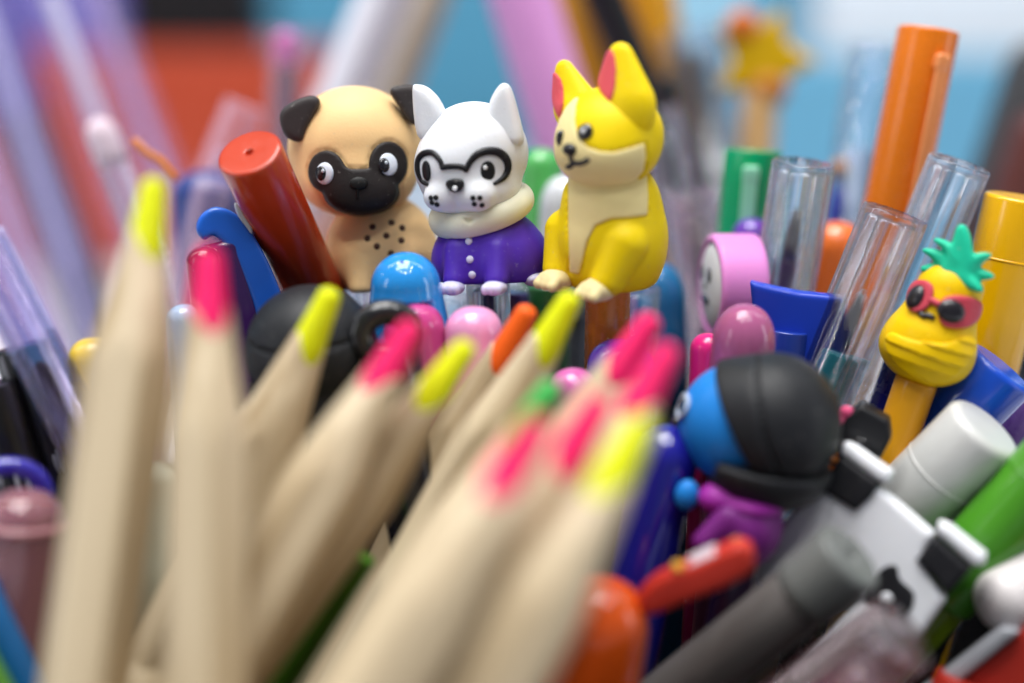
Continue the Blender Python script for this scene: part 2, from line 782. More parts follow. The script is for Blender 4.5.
# ------------------------------------------------------------------ setting: table, far displays
def box_obj(name, lo, hi, mat, r=1.0, label=None, cat=None, kind=None):
    """box from lo to hi in world mm, rounded edges, its origin at its foot"""
    lo, hi = np.array(lo, float), np.array(hi, float)
    c = (lo + hi) / 2
    h = (hi - lo) / 2
    import bmesh
    bm = bmesh.new()
    bmesh.ops.create_cube(bm, size=2)
    for v in bm.verts:
        v.co = Vector((v.co.x * h[0], v.co.y * h[1], v.co.z * h[2] + h[2])) * MM
    bmesh.ops.bevel(bm, geom=bm.edges[:], offset=r * MM, segments=3, affect='EDGES')
    me = bpy.data.meshes.new(name)
    bm.to_mesh(me)
    bm.free()
    me.materials.append(mat)
    o = bpy.data.objects.new(name, me)
    COL.objects.link(o)
    o.location = (c[0] * MM, c[1] * MM, lo[2] * MM)
    if label:
        o['label'] = label
    if cat:
        o['category'] = cat
    if kind:
        o['kind'] = kind
    return o


def sub_box(root, name, lo, hi, mat, r=1.0):
    o = box_obj(name, lo, hi, mat, r)
    o.parent = root
    o.matrix_parent_inverse = root.matrix_world.inverted()
    return o


table = box_obj('tabletop', (-2000, -700, -30), (2000, 1400, 0), plastic((0.62, 0.62, 0.68), 0.35, 0.1), 3, kind='structure')
# shop wall far behind
box_obj('backdrop', (-2500, 1500, -800), (2500, 1540, 1600), plastic((0.10, 0.34, 0.50), 0.6, 0), 3, kind='structure')


def display(px0, px1, py0, py1, d, depth_mm, mat, name, label, cat, r=4, to_table=True):
    """a far box standing on the table behind the pens"""
    a, b = P(px0, py0, d), P(px1, py1, d)
    lo = (min(a[0], b[0]), a[1], 0 if to_table else b[2])
    return box_obj(name, lo, (max(a[0], b[0]), a[1] + depth_mm, a[2]), mat, r, label, cat)


display(-140, 338, 55, 300, 870, 90, plastic((0.43, 0.055, 0.02), 0.45, 0.1), 'display_box', 'red cardboard box standing blurred at the left behind the clear pens', 'box')
display(112, 258, -60, 20, 985, 60, plastic(BLACK, 0.5, 0.1), 'display_box', 'black box standing behind the red box at top left', 'box')
display(-260, 118, -60, 50, 985, 60, plastic((0.16, 0.13, 0.50), 0.4, 0.1), 'display_box', 'violet box at the far top left corner', 'box')
display(830, 1300, -80, 62, 900, 60, plastic((0.86, 0.88, 0.92), 0.5, 0), 'display_box', 'white carton at the far top right behind the orange marker', 'box')
display(640, 760, -60, 45, 950, 60, plastic((0.38, 0.66, 0.82), 0.5, 0), 'display_box', 'pale blue carton behind the yellow star topper', 'box')

display(560, 1400, 60, 300, 820, 60, plastic((0.13, 0.36, 0.52), 0.5, 0), 'display_box', 'teal blue carton behind the orange marker at right', 'box')


def open_bin(name, label, lo, hi, wall, mat):
    lo, hi = np.array(lo, float), np.array(hi, float)
    c = (lo + hi) / 2
    ring = lambda inset, z: [((lo[0] + inset - c[0]) * a + 0, 0, 0) for a in ()] or [
        (lo[0] + inset - c[0], lo[1] + inset - c[1], z), (hi[0] - inset - c[0], lo[1] + inset - c[1], z),
        (hi[0] - inset - c[0], hi[1] - inset - c[1], z), (lo[0] + inset - c[0], hi[1] - inset - c[1], z)]
    H = hi[2] - lo[2]
    v = ring(0, 0) + ring(0, H) + ring(wall, H) + ring(wall, wall)
    f = [(3, 2, 1, 0), (12, 13, 14, 15)]
    for s in range(3):
        for i in range(4):
            a, b = s * 4 + i, s * 4 + (i + 1) % 4
            f.append((a, b, b + 4, a + 4))
    me = bpy.data.meshes.new(name)
    me.from_pydata((np.array(v) * MM).tolist(), [], f)
    me.materials.append(mat)
    o = bpy.data.objects.new(name, me)
    COL.objects.link(o)
    o.location = (c[0] * MM, c[1] * MM, lo[2] * MM)
    o['label'] = label
    o['category'] = 'bin'
    return o


open_bin('pen_bin', 'black open bin holding the packed pens', (-98, 84, 0.1), (98, 262, 96), 2.0, plastic((0.03, 0.028, 0.03), 0.4, 0.1))

# ------------------------------------------------------------------ neon pencils
def pencil(label, lead, top, low, r=5.3, group='wooden pencils with neon leads'):
    r *= 0.97
    t = Thing('neon_pencil', label, 'pencil', top, low, random.uniform(-30, 30), group)
    n = 72
    hexr = lambda th: r * 0.88 / max(math.cos(((th + math.pi / 6) % (math.pi / 3)) - math.pi / 6), 0.5)
    sl = (r - 2.3) / 15.0                      # sharpened slope
    cone = lambda z: 2.3 + (-z - 8.0) * sl
    zs = [-7.6 - 0.7 * k for k in range(30)] + [-29, -32, -60, -100]
    zs = [z for z in zs if z > -t.L + 1] + [-t.L]
    hx = lambda th: min(hexr(th), r)
    rf = lambda th, rr, z: max(0.01, min(hx(th), cone(z))) if rr > 0.5 else rr
    pr = [(0.01, -t.L)] + [(r, z) for z in sorted(zs)] + [(0.02, -7.55)]
    v, f = lathe(pr, n, rf=rf)
    ph = random.uniform(-0.5, 0.5)
    rad = np.hypot(v[:, 0], v[:, 1])
    th = np.arctan2(v[:, 1], v[:, 0])
    w = np.clip(1 - (-7.6 - v[:, 2]) / 7.0, 0, 1) * (rad > 1)
    v[:, 2] += w * (1.7 * np.cos(2 * th + ph) - 0.8)
    v[:, :2] *= (1 + 0.02 * w)[:, None]
    t.part('wood_barrel', (v, f), wood_mat())
    lp = [(0.01, -12.0), (2.3, -12.0), (2.24, -9.0), (2.16, -7.5)]
    for k in range(6):
        lp.append((2.1 - 0.6 * (k / 5), -7.0 + 5.8 * k / 5))
    for k in range(1, 7):
        a = math.pi / 2 * k / 6
        lp.append((max(0.01, 1.5 * math.cos(a)), -1.2 + 1.2 * math.sin(a)))
    t.part('lead', lathe(lp, 28), lead)
    return t


NY = plastic((0.70, 0.74, 0.0), 0.55, 0.0, 0, 0.8, 0.18)
NP = plastic((0.86, 0.01, 0.13), 0.55, 0.0, 0, 0.8, 0.18)
NO = plastic((0.95, 0.13, 0.01), 0.5, 0.0)
NG = plastic((0.06, 0.45, 0.09), 0.5, 0.0)

pencil('wooden pencil with yellow lead standing almost upright, leftmost of the pencils', NY, (155, 178, 166), (86, 683, 158))
pencil('wooden pencil with pink lead standing upright beside the leftmost yellow pencil', NP, (209, 248, 158), (205, 683, 152), r=4.8)
pencil('wooden pencil with yellow lead leaning before the round black hair topper', NY, (333, 288, 180), (205, 580, 182), r=5.2)
pencil('wooden pencil with pink lead tipping in front of the black ring clip', NP, (415, 322, 166), (205, 683, 160), r=4.9)
pencil('wooden pencil with yellow lead under the pale pink pen cap', NY, (470, 342, 170), (224, 683, 170), r=4.7)
pencil('wooden pencil with orange lead, tip just under the purple jacket dog', NO, (530, 306, 189), (455, 450, 196), r=4.6)
pencil('wooden pencil with yellow lead pointing at the paws of the yellow dog', NY, (574, 293, 180), (486, 450, 183), r=4.7)
pencil('wooden pencil with bright pink lead, rearmost and highest of the pink tips at right', NP, (654, 315, 172), (480, 590, 172), r=4.8)
pencil('wooden pencil with pink lead, its blurred tip beside the blue faced topper', NP, (672, 345, 160), (505, 640, 156), r=4.4)
pencil('wooden pencil with pink lead nearest the camera, in front of the green tip', NP, (542, 418, 140), (375, 690, 134), r=5.1)
pencil('wooden pencil with pink lead squeezed between two nearer pencils at right', NP, (604, 396, 148), (432, 690, 144), r=4.6)
pencil('wooden pencil with yellow lead lowest and rightmost of the yellow tips', NY, (646, 418, 143), (488, 700, 138), r=4.8)
pencil('wooden pencil with green lead half hidden behind the nearest pink tip', NG, (556, 382, 164), (440, 560, 166), r=4.4)
pencil('wooden pencil with green lead low in shade between the two leftmost pencils', NG, (206, 590, 182), (140, 700, 180), r=4.6)


# ------------------------------------------------------------------ dog toppers
def pug():
    t = Thing('pug_pen', 'pen topped by a tan pug with black muzzle and folded dark ears', 'novelty pen', (384, 289, 223), (386, 390, 225), 0, 'dog topped pens')
    D = 223
    tan = rubber((0.86, 0.57, 0.27))
    dark = rubber((0.018, 0.014, 0.014), 0.5, 0)
    t.part('barrel', cyl(3.2, -t.L, 0.3, 0.3), clear())
    t.part('refill', cyl(1.1, -t.L + 3, -0.1, 0.2), plastic(BLACK))
    hc = V3(*t.on_plane(354, 152, 0.0))
    body = U(2.2, s_ell((-0.2, 1, 6), (8.8, 7, 9.0)), s_cap((-3.2, -3.5, 5), (-3.4, -5, 0.8), 2.4, 2.0), s_cap((4.2, -3.5, 5), (4.0, -5, 0.8), 2.4, 2.0),
             s_ell((5.5, 0, 3), (3.5, 4.5, 4)))
    body = I(0.5, body, plane((0, 0, -1), (0, 0, 0)))
    b = t.part('body', skin(body, (-11, -9, -1), (11, 10, 17), 0.4), tan)
    px = lambda x, y: (260 + x / 2.532, 30 + y / 2.53)
    spots = [(285, 498), (333, 487), (360, 500), (272, 527), (320, 520), (358, 532), (296, 547), (332, 565)]
    t.part('chest_spots', join(*[dot(t, body, *px(*s), 0.5, 0.25) for s in spots]), rubber((0.08, 0.035, 0.02), 0.5, 0), b)
    head = U(1.5, s_ell(hc + V3(0.2, 0.5, 0.2), (10.4, 8.8, 9.9)), s_ell(hc + V3(0.4, -1.6, -4), (9.0, 7.4, 6.0)))
    # moulded hollow round the eyes and a crease on the brow
    el, er, mz = px(168, 358), px(325, 340), px(257, 412)
    mask = U(0.5, reg_ell(t, el, (18.5, 21), D), reg_ell(t, er, (19.5, 23), D), reg_ell(t, mz, (38.5, 23), D), region(t, [px(190, 330), px(230, 352), px(285, 350), px(310, 330), px(320, 400), px(190, 400)], D))
    front = plane((0, 1, 0), hc)
    h = t.part('head', skin(lambda p: smax(head(p), -(smax(np.abs(mask(p)) - 0.25, np.abs(head(p)) - 0.25, 0.2)), 0.25), hc - 13, hc + 13, 0.4), tan)
    mf = lambda p: smax(smax(head(p) - 0.45, mask(p), 0.4), front(p), 0.3)
    muz = s_ell(t.on(head, *mz)[0] + V3(0, 0.6, 0), (5.3, 1.9, 3.2))
    mk = lambda p: smax(smin(mf(p), muz(p), 0.9), -(head(p) + 1.2), 0.2)
    t.part('muzzle_mask', skin(mk, hc + V3(-11, -13, -10), hc + V3(11, 1, 9), 0.35), dark, h)
    for e, (w, hh), pu in ((px(164, 363), (1.45, 1.65), px(154, 363)), (px(325, 340), (1.5, 1.72), px(314, 342))):
        m2 = off(mf, 0.0)
        t.part('eye', dot(t, m2, *e, w, 0.45, hh), rubber((0.70, 0.75, 0.84), 0.3), h)
        f2 = off(mf, 0.38)
        t.part('pupil', dot(t, f2, *pu, 0.88, 0.35, 1.1), plastic((0.008, 0.008, 0.012), 0.24, 0.1), h)
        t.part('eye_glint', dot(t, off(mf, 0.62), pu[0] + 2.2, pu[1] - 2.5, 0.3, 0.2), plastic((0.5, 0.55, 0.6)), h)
    nz = px(250, 388)
    t.part('nose', dot(t, mk, *nz, 1.4, 0.45, 1.0), rubber((0.008, 0.008, 0.008), 0.5, 0), h)
    t.part('mouth_line', stroke(t, mk, [px(248, 395), px(247, 408), px(246, 425)], 0.22), rubber((0.005, 0.005, 0.005), 0.4, 0), h)
    ear = rubber((0.045, 0.038, 0.038), 0.5, 0.05)
    for poly, y0 in (([(50, 215), (76, 186), (128, 166), (153, 180), (138, 215), (120, 250), (108, 280), (85, 281), (60, 262)], -4.6),
                     ([(328, 156), (350, 141), (395, 143), (412, 190), (404, 236), (380, 236), (352, 195)], -4.2)):
        f, lo, hi = slab_(t, [px(*q) for q in poly], y0 + hc[1], 1.3, 1.1)
        t.part('ear', skin(f, lo, hi, 0.3), ear, h)


def white_dog():
    t = Thing('white_dog_pen', 'pen topped by a white dog with black glasses and purple buttoned jacket', 'novelty pen', (488, 282, 211), (491, 380, 213), 14, 'dog topped pens')
    D = 211
    white = rubber((0.77, 0.785, 0.82), 0.4, 0.2)
    cream = rubber((0.80, 0.78, 0.60), 0.45, 0.2)
    purple = rubber((0.075, 0.025, 0.40), 0.42, 0.05)
    black = rubber((0.01, 0.01, 0.012), 0.35, 0)
    px = lambda x, y: (400 + x / 2.731, 60 + y / 2.732)
    t.part('barrel', shell(3.3, 2.4, -t.L, 0.3, n=40), clear())
    t.part('refill', cyl(1.2, -t.L + 2, -0.2, 0.2), plastic((0.05, 0.03, 0.3)))
    t.part('grip', cyl(1.9, -20, -7, 0.3), plastic((0.06, 0.03, 0.35)))
    body = U(1.2, s_ell((0.2, 1.2, 3.2), (8.9, 7.8, 7.4)), s_ell((0, 0.8, 7), (6.6, 6.2, 4)))
    a1, a2 = t.on(body, *px(148, 540))[0], t.on(body, *px(262, 545))[0]
    arm = [s_cap((a[0], a[1] + 0.9, 5.2), (a[0] + 0.1, a[1] - 0.5, 1.0), 1.35, 1.7) for a in (a1, a2)]
    body2 = I(0.4, U(1.5, body, *arm), plane((0, 0, -1), (0, 0, 0.2)))
    b = t.part('jacket', skin(body2, (-10, -10, -1), (10, 11, 12), 0.35), purple)
    for a in (a1, a2):
        f = U(0.3, s_ell((a[0], a[1] - 1.3, -0.1), (1.75, 2.2, 1.15)), *[s_ell((a[0] + k, a[1] - 3.0, -0.2), (0.6, 0.7, 0.8)) for k in (-1, 0, 1)])
        t.part('paw', skin(f, (a[0] - 3, a[1] - 5, -2), (a[0] + 3, a[1] + 2, 2), 0.25), rubber((0.62, 0.60, 0.80), 0.4, 0.2))
    hp = t.on_plane(*px(380, 588), 0.0)
    t.part('hind_paw', ellipsoid((hp[0] - 0.6, -0.6, 0.6), (1.7, 3.0, 1.2)), rubber((0.62, 0.60, 0.80), 0.4, 0.2))
    for q in ((188, 495), (191, 545), (197, 587)):
        t.part('button', dot(t, body2, *px(*q), 0.56, 0.35), rubber((0.72, 0.72, 0.88), 0.35), b)
    # collar
    cc = V3(*t.on_plane(*px(222, 408), 0.6))
    A = rot_y(-11) @ rot_x(16)

    def tor(p):
        q = (p - cc) @ A
        d = np.hypot(np.hypot(q[..., 0], q[..., 1]) - 6.5, 0.8 * q[..., 2]) - 1.55
        return d
    notch = region(t, [px(172, 432), px(208, 432), px(190, 450)], D, smooth=False)
    col = lambda p: smax(tor(p), -smax(notch(p), -(tor(p) + 0.45), 0.2), 0.2)
    t.part('collar', skin(col, cc - V3(11, 11, 7), cc + V3(11, 11, 7), 0.4), cream)
    hc = V3(*t.on_plane(*px(203, 262), 0.0))
    head = U(1.6, s_ell(hc + V3(0, 0, 0.4), (8.0, 7.2, 7.5)), s_ell(hc + V3(-1.3, -1.4, -1.6), (7.3, 6.6, 6.0)), s_ell(hc + V3(0.0, -1.4, -5.0), (6.9, 6.6, 4.3)))
    for q in ((108, 374), (206, 372)):
        c = t.on(head, *px(*q))[0]
        head = U(0.8, head, s_ell(c + V3(0, 0.9, 0), (2.6, 1.9, 2.2)))
    h = t.part('head', skin(head, hc - 11, hc + 11, 0.35), white)
    for poly, y0 in (([(37, 82), (52, 67), (80, 78), (110, 112), (124, 160), (92, 215), (50, 205)], -2.0), ([(262, 84), (284, 63), (303, 78), (324, 150), (336, 225), (290, 235), (240, 196), (243, 130)], -2.2)):
        f, lo, hi = slab_(t, [px(*q) for q in poly], y0, 1.9, 1.7)
        t.part('ear', skin(f, lo, hi, 0.3), white, h)
    rims = [[(76, 341), (60, 330), (50, 300), (52, 272), (66, 256), (88, 254), (106, 270), (118, 294)],
            [(180, 300), (192, 278), (212, 258), (240, 249), (270, 253), (290, 272), (294, 298), (282, 322), (258, 338)]]
    wid = [[0.3, 0.42, 0.6, 0.62, 0.6, 0.5, 0.45, 0.45], [0.45, 0.5, 0.62, 0.68, 0.72, 0.72, 0.66, 0.5, 0.3]]
    for pts, w in zip(rims, wid):
        q = np.array([t.on(head, *px(*a))[0] for a in pts])
        q = np.hstack([q, np.array(w)[:, None]])
        s = spline(list(q), 6)
        t.part('glasses_rim', tube(s[:, :3], s[:, 3] * 0.88, 12), black, h)
    t.part('glasses_bridge', stroke(t, head, [px(116, 294), px(135, 291), px(160, 291), px(182, 297)], 0.42), black, h)
    for c, r, ry in (((72, 303), 0.9, 1.5), ((240, 303), 1.1, 1.45)):
        t.part('eye', dot(t, head, *px(*c), r, 0.28, ry), black, h)
        if c[0] > 100:
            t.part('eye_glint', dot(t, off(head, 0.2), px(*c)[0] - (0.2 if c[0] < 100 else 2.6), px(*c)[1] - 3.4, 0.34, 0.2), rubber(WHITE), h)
    nose = region(t, [px(124, 338), px(136, 326), px(166, 325), px(176, 338), px(166, 356), px(150, 363), px(134, 355)], D)
    nf = lambda p: smax(smax(head(p) - 0.75, nose(p), 0.5), -(head(p) + 0.6), 0.1)
    c = t.on(head, *px(150, 342))[0]
    t.part('nose', skin(nf, c - 2.5, c + 2.5, 0.18), black, h)
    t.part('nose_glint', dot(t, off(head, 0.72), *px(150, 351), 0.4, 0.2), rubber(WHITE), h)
    wh = [(84, 377), (97, 376), (88, 389), (103, 394), (97, 386), (199, 377), (217, 376), (202, 393), (222, 393), (226, 398)]
    wh = [(84, 377), (98, 376), (87, 390), (101, 395), (199, 377), (218, 377), (203, 394), (224, 397)]
    t.part('whisker_dots', join(*[dot(t, head, *px(*q), 0.4, 0.22) for q in wh]), black, h)


def corgi():
    t = Thing('corgi_pen', 'pen topped by a yellow corgi with cream chest and pink inner ears', 'novelty pen', (608, 284, 207), (606, 380, 211.5), 40, 'dog topped pens')
    D = 207
    yel = rubber((0.92, 0.67, 0.0), 0.48, 0.08)
    cream = rubber((0.88, 0.73, 0.34), 0.45, 0.12)
    pink = rubber((0.75, 0.10, 0.12), 0.45, 0.1)
    black = rubber((0.01, 0.01, 0.012), 0.3, 0)
    px = lambda x, y: (520 + x / 2.53, 30 + y / 2.53)
    t.part('barrel', cyl(3.3, -t.L, 0.3, 0.3), plastic((0.60, 0.20, 0.015), 0.25))
    body = U(2.0, s_ell((0, 0.6, 6.5), (8.1, 8.2, 10.5)), s_ell((0, 0.2, 13), (6.6, 6.6, 5.5)))
    body = U(0.6, body, mir(s_cap((5.4, -3.0, 7.5), (4.6, -5.4, 2.6), 3.3, 2.5)))
    body = I(0.8, body, plane((0, 0, -1), (0, 0, 0.1)))
    chest = region(t, [px(120, 372), px(140, 355), px(230, 350), px(322, 362), px(326, 420), px(324, 470), px(280, 476), px(230, 479), px(192, 496), px(172, 535), px(160, 585), px(150, 620), px(124, 614), px(121, 500)], D, smooth=False)
    fr = plane((0, 1, 0), (0, 3.5, 0))
    cut = lambda p: smax(chest(p), fr(p), 0.2)
    b = t.part('body', skin(lambda p: smax(body(p), -smax(np.abs(cut(p)) - 0.12, np.abs(body(p)) - 0.3, 0.15), 0.2), (-11, -11, -1), (11, 11, 20), 0.3), yel)
    t.part('chest', skin(lambda p: smax(smax(body(p) - 0.22, cut(p) + 0.1, 0.3), -(body(p) + 0.8), 0.1), (-11, -11, -1), (11, 6, 20), 0.28), cream, b)
    for sx in (-1, 1):
        c = V3(3.9 * sx, -6.6, 1.3)
        f = U(0.35, s_ell(c, (2.3, 3.0, 1.8)), *[s_cap(c + V3(k, -1.6, 0.3), c + V3(k, -2.6, -0.4), 0.75, 0.8) for k in (-1.35, 0, 1.35)])
        f = I(0.4, f, plane((0, 0, -1), (0, 0, -0.4)))
        t.part('paw', skin(f, c - 5, c + 5, 0.25), rubber((0.84, 0.70, 0.36), 0.45, 0.15), b)
    hc = V3(*t.on_plane(*px(230, 262), -0.4))
    head = U(1.6, s_ell(hc + V3(0, 0, -0.2), (7.6, 7.2, 6.8)), s_ell(hc + V3(0, -1.2, -2.2), (7.2, 6.8, 5.2)))
    face = region(t, [px(152, 166), px(143, 195), px(141, 235), px(150, 272), px(172, 295), px(203, 306), px(236, 308), px(275, 298), px(316, 284), px(320, 320), px(313, 358),
                      px(285, 392), px(220, 410), px(140, 400), px(85, 345), px(80, 240), px(105, 190), px(134, 168)], D, smooth=False)
    frh = plane((0, 1, 0), hc + V3(0, 3.0, 0))
    fc = lambda p: smax(face(p), frh(p), 0.2)
    h = t.part('head', skin(lambda p: smax(head(p), -smax(np.abs(fc(p)) - 0.12, np.abs(head(p)) - 0.35, 0.15), 0.2), hc - 10, hc + 10, 0.3), yel)
    t.part('face', skin(lambda p: smax(smax(head(p) - 0.15, fc(p) + 0.1, 0.3), -(head(p) + 0.8), 0.1), hc - 10, hc + 10, 0.28), cream, h)
    # ears
    for sx, tip, base, rr in ((1, px(252, 31), px(266, 205), 1.1), (-1, px(104, 77), px(144, 205), 0.85)):
        y0 = -1.2 if sx > 0 else -1.6
        a, c = t.on_plane(*base, y0), t.on_plane(*tip, y0)
        ax = unit(c - a)
        ln = np.linalg.norm(c - a)
        A = np.array([unit(np.cross(V3(0, 1, 0), ax)), V3(0, 1, 0), ax]).T
        A[:, 1] = np.cross(A[:, 2], A[:, 0])
        mid = a + ax * ln * 0.46
        cone = s_cone(-ln * 0.40, ln * 0.54 - 2.0 * rr, 4.6 * rr, 2.0 * rr)
        squash = lambda p: cone(p * V3(1, 1.75, 1)) * 0.62
        f = U(1.0, rotd(squash, mid, A), s_cap(a, a + ax * 2 + V3(0, 1.2, 0), 2.6, 2.2))
        t.part('ear', skin(f, mid - 10, mid + 10, 0.3), yel, h)
        pk = ([(222, 52), (236, 54), (244, 95), (240, 150), (228, 180), (206, 160), (194, 128), (198, 85)] if sx > 0
              else [(80, 108), (96, 112), (109, 140), (110, 190), (100, 224), (84, 195), (74, 150), (72, 120)])
        rg = region(t, [px(*q) for q in pk], D)
        pf = lambda p: smax(smax(smax(f(p) - 0.2, rg(p), 0.3), -(f(p) + 0.7), 0.1), (p[..., 1] - mid[1]), 0.1)
        t.part('inner_ear', skin(pf, mid - 9, mid + 9, 0.28), pink, h)
    t.part('eye', dot(t, head, *px(165, 258), 1.2, 0.6, 1.2), plastic((0.008, 0.008, 0.01), 0.15, 0.4), h)
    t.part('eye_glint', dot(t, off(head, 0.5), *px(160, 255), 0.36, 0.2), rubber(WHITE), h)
    e2 = t.on(head, *px(104, 274))[0]
    t.part('eye', ellipsoid(e2, (0.75, 0.8, 1.15)), plastic((0.008, 0.008, 0.01), 0.15, 0.4), h)
    nose = t.on(head, *px(128, 304))[0]
    t.part('nose', ellipsoid(nose + V3(0, -0.1, 0.1), (1.2, 0.9, 0.85)), black, h)
    t.part('mouth', join(stroke(t, head, [px(128, 310), px(131, 322), px(135, 334), px(150, 337), px(163, 334), px(172, 328)], 0.42),
                         stroke(t, head, [px(135, 334), px(130, 343), px(122, 346)], 0.42)), black, h)


pug()
white_dog()
corgi()


# ------------------------------------------------------------------ markers, caps and pens in focus
RED = plastic((0.50, 0.04, 0.008), 0.2, 0.25)
DARK = plastic(BLACK, 0.25, 0.2)
GREY = plastic((0.25, 0.25, 0.27), 0.3, 0.2)
CLR = clear()
LAV = veil()
PNK = clear((1.0, 0.95, 0.965), 0.5)


def fine_clear_tube(label, top, low, ro, ri, cap_len, ink=None, ink_r=1.0, ribs=0, amp=0.12, group=None, mat=None, inner_from=-6, nib=None, plug=None, name='clear_pen'):
    """pen in a clear cap: ribbed hollow cap, a barrel under it, the refill seen inside"""
    t = Thing(name, label, 'pen', top, low, 0, group)
    cl = min(cap_len, t.L * 0.75)
    c = t.part('cap', shell(ro, ri, -cl, 0, ribs=ribs, amp=amp), mat or CLR)
    t.part('barrel', cyl(ri * 0.97, -t.L, -cl - 0.02, 0.3), mat or CLR)
    if ink:
        t.part('refill', cyl(ink_r, -t.L + 2, inner_from, 0.3), ink)
    if nib:
        t.part('nib', lathe([(0.01, inner_from), (1.0, inner_from), (1.0, inner_from + 3), (0.35, inner_from + 6.5), (0.3, inner_from + 8), (0.01, inner_from + 8.1)], 24), nib)
    if plug:
        t.part('grip', cyl(ri * 0.84, -cl + 2, plug[1], 0.6, r0=ri * 0.9), plug[0])
    return t


pen('red_marker', 'red marker with a small hole in its flat cap, beside the pug', 'marker', (249, 152, 199), (332, 330, 227), 4.65, RED, DARK, cap_len=46, hole=0.55, bev=0.45)

sky = plastic((0.02, 0.27, 0.72), 0.12, 0.5)
t = Thing('blue_pen', 'pen with a round nosed bright blue cap in front of the pug', 'pen', (404, 252, 201), (409, 345, 204))
fl = U(0.2, s_cap((0, 0, -5.0), (0, 0, -13), 5.0, 6.3), s_cap((0, 0, -13), (0, 0, -30), 6.3, 6.3))
c = t.part('cap', skin(lambda p: smax(fl(p), -(smax(p[..., 1] + 3.7, p[..., 2] + 6.6, 0.25)), 0.3), (-7, -7, -32), (7, 7, 1), 0.3), sky)
t.part('cap_tip', dot(t, fl, 402, 262, 0.35, 0.12), plastic((0.01, 0.1, 0.4)), c)
t.part('barrel', cyl(4.6, -t.L, -28, 0.3), sky)

METAL = plastic((0.85, 0.85, 0.87), 0.12, 0.6)
TEAL = plastic((0.03, 0.60, 0.74), 0.25, 0.2)
fine_clear_tube('clear capped pen rearmost left, above the blue band', (804, 162, 219), (784, 290, 225), 4.9, 3.9, 48, plastic((0.35, 0.2, 0.5)), 1.2, ribs=10, amp=0.2, group='pens with clear ribbed caps', inner_from=-15, nib=METAL)
fine_clear_tube('clear capped pen with teal grip inside, beside the pineapple', (896, 212, 205), (825, 385, 212), 4.85, 3.8, 60, plastic((0.3, 0.1, 0.06)), 1.1, ribs=10, amp=0.2, group='pens with clear ribbed caps', inner_from=-20, nib=METAL, plug=(TEAL, -21.5))
fine_clear_tube('clear capped pen in front of the tall orange marker', (960, 162, 215), (912, 280, 221), 4.8, 3.8, 48, None, ribs=10, amp=0.2, group='pens with clear ribbed caps')

yel_m = plastic((0.90, 0.47, 0.0), 0.22, 0.3)
pen('yellow_marker', 'amber yellow marker with a flat cap behind the pineapple', 'marker', (1022, 197, 213), (978, 385, 220), 5.5, yel_m, yel_m, cap_len=60, bev=0.6)
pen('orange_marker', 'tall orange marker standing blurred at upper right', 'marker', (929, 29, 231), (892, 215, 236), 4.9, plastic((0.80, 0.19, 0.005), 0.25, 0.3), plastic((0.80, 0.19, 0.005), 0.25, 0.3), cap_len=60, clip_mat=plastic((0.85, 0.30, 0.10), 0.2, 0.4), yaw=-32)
t = pen('green_marker', 'green marker with a pale highlight stripe behind the corgi', 'marker', (753, 150, 240), (744, 250, 243), 4.9, plastic((0.0, 0.36, 0.14), 0.2, 0.3), DARK, cap_len=30, bev=0.3)
t.part('clip', clip(4.9, -20, -2.5, w=2.6), plastic((0.25, 0.66, 0.45), 0.2, 0.4))  # pale clip-shaped strip standing in for the highlight along the cap
pen('royal_blue_marker', 'royal blue marker leaning right just below the pineapple', 'marker', (1003, 367, 204), (905, 470, 211), 5.5, plastic((0.008, 0.075, 0.58), 0.22, 0.3), DARK, cap_len=40, bev=0.9)
pen('white_marker', 'thick white marker with a rounded end leaning between the blue and green ones', 'marker', (988, 427, 195), (893, 520, 204), 5.8, plastic((0.60, 0.60, 0.58), 0.3, 0.2), plastic((0.6, 0.6, 0.58), 0.3, 0.2), cap_len=45, bev=1.3)
pen('green_pen', 'leaf green marker running off the right edge', 'marker', (1085, 430, 189), (935, 600, 196), 5.0, plastic((0.06, 0.26, 0.012), 0.3, 0.2), plastic((0.14, 0.22, 0.005), 0.3, 0.2), cap_len=30, bev=0.6)
t = pen('grey_marker', 'grey brown marker with a dimpled round end leaning towards the camera', 'marker', (853, 555, 177), (700, 676, 189), 4.9, plastic((0.14, 0.148, 0.142), 0.35, 0.1), plastic((0.12, 0.11, 0.105), 0.35, 0.1), cap_len=9, bev=0.9, hole=1.0)
pen('indigo_pen', 'dark indigo pen behind the rightmost yellow pencil tip', 'pen', (672, 425, 193), (640, 590, 196), 4.4, plastic((0.012, 0.012, 0.26), 0.15, 0.4), DARK, style='dome', depth=5, cap_len=40)
pen('navy_pen', 'thin dark navy pen under the pineapple', 'pen', (905, 350, 210), (862, 470, 214), 2.4, plastic((0.008, 0.012, 0.17), 0.25, 0.3), DARK, cap_len=40)

# round nosed pens seen between the pencils
def knob_pen(label, top, low, r, col, group='pens with round coloured ends', depth=None, hole=True, trans=False, yaw=0):
    m = tinted(col, 0.1, 0.35) if trans else plastic(col, 0.12, 0.5)
    t = Thing('round_top_pen', label, 'pen', top, low, yaw, group)
    c = t.part('cap', dome(r, 0, depth or r * 0.95, -24, pw=2.2), m)
    t.part('barrel', cyl(r * 0.8, -t.L, -24.02, 0.3), plastic([x * 0.15 for x in col], 0.3))
    if hole:
        f = s_ell((0, 0, -(depth or r * 0.95)), (r, r, depth or r * 0.95))
        t.part('vent', dot(t, f, top[0] + 2, top[1] + 9, 0.3, 0.12), plastic([x * 0.35 for x in col]), c)
    return t


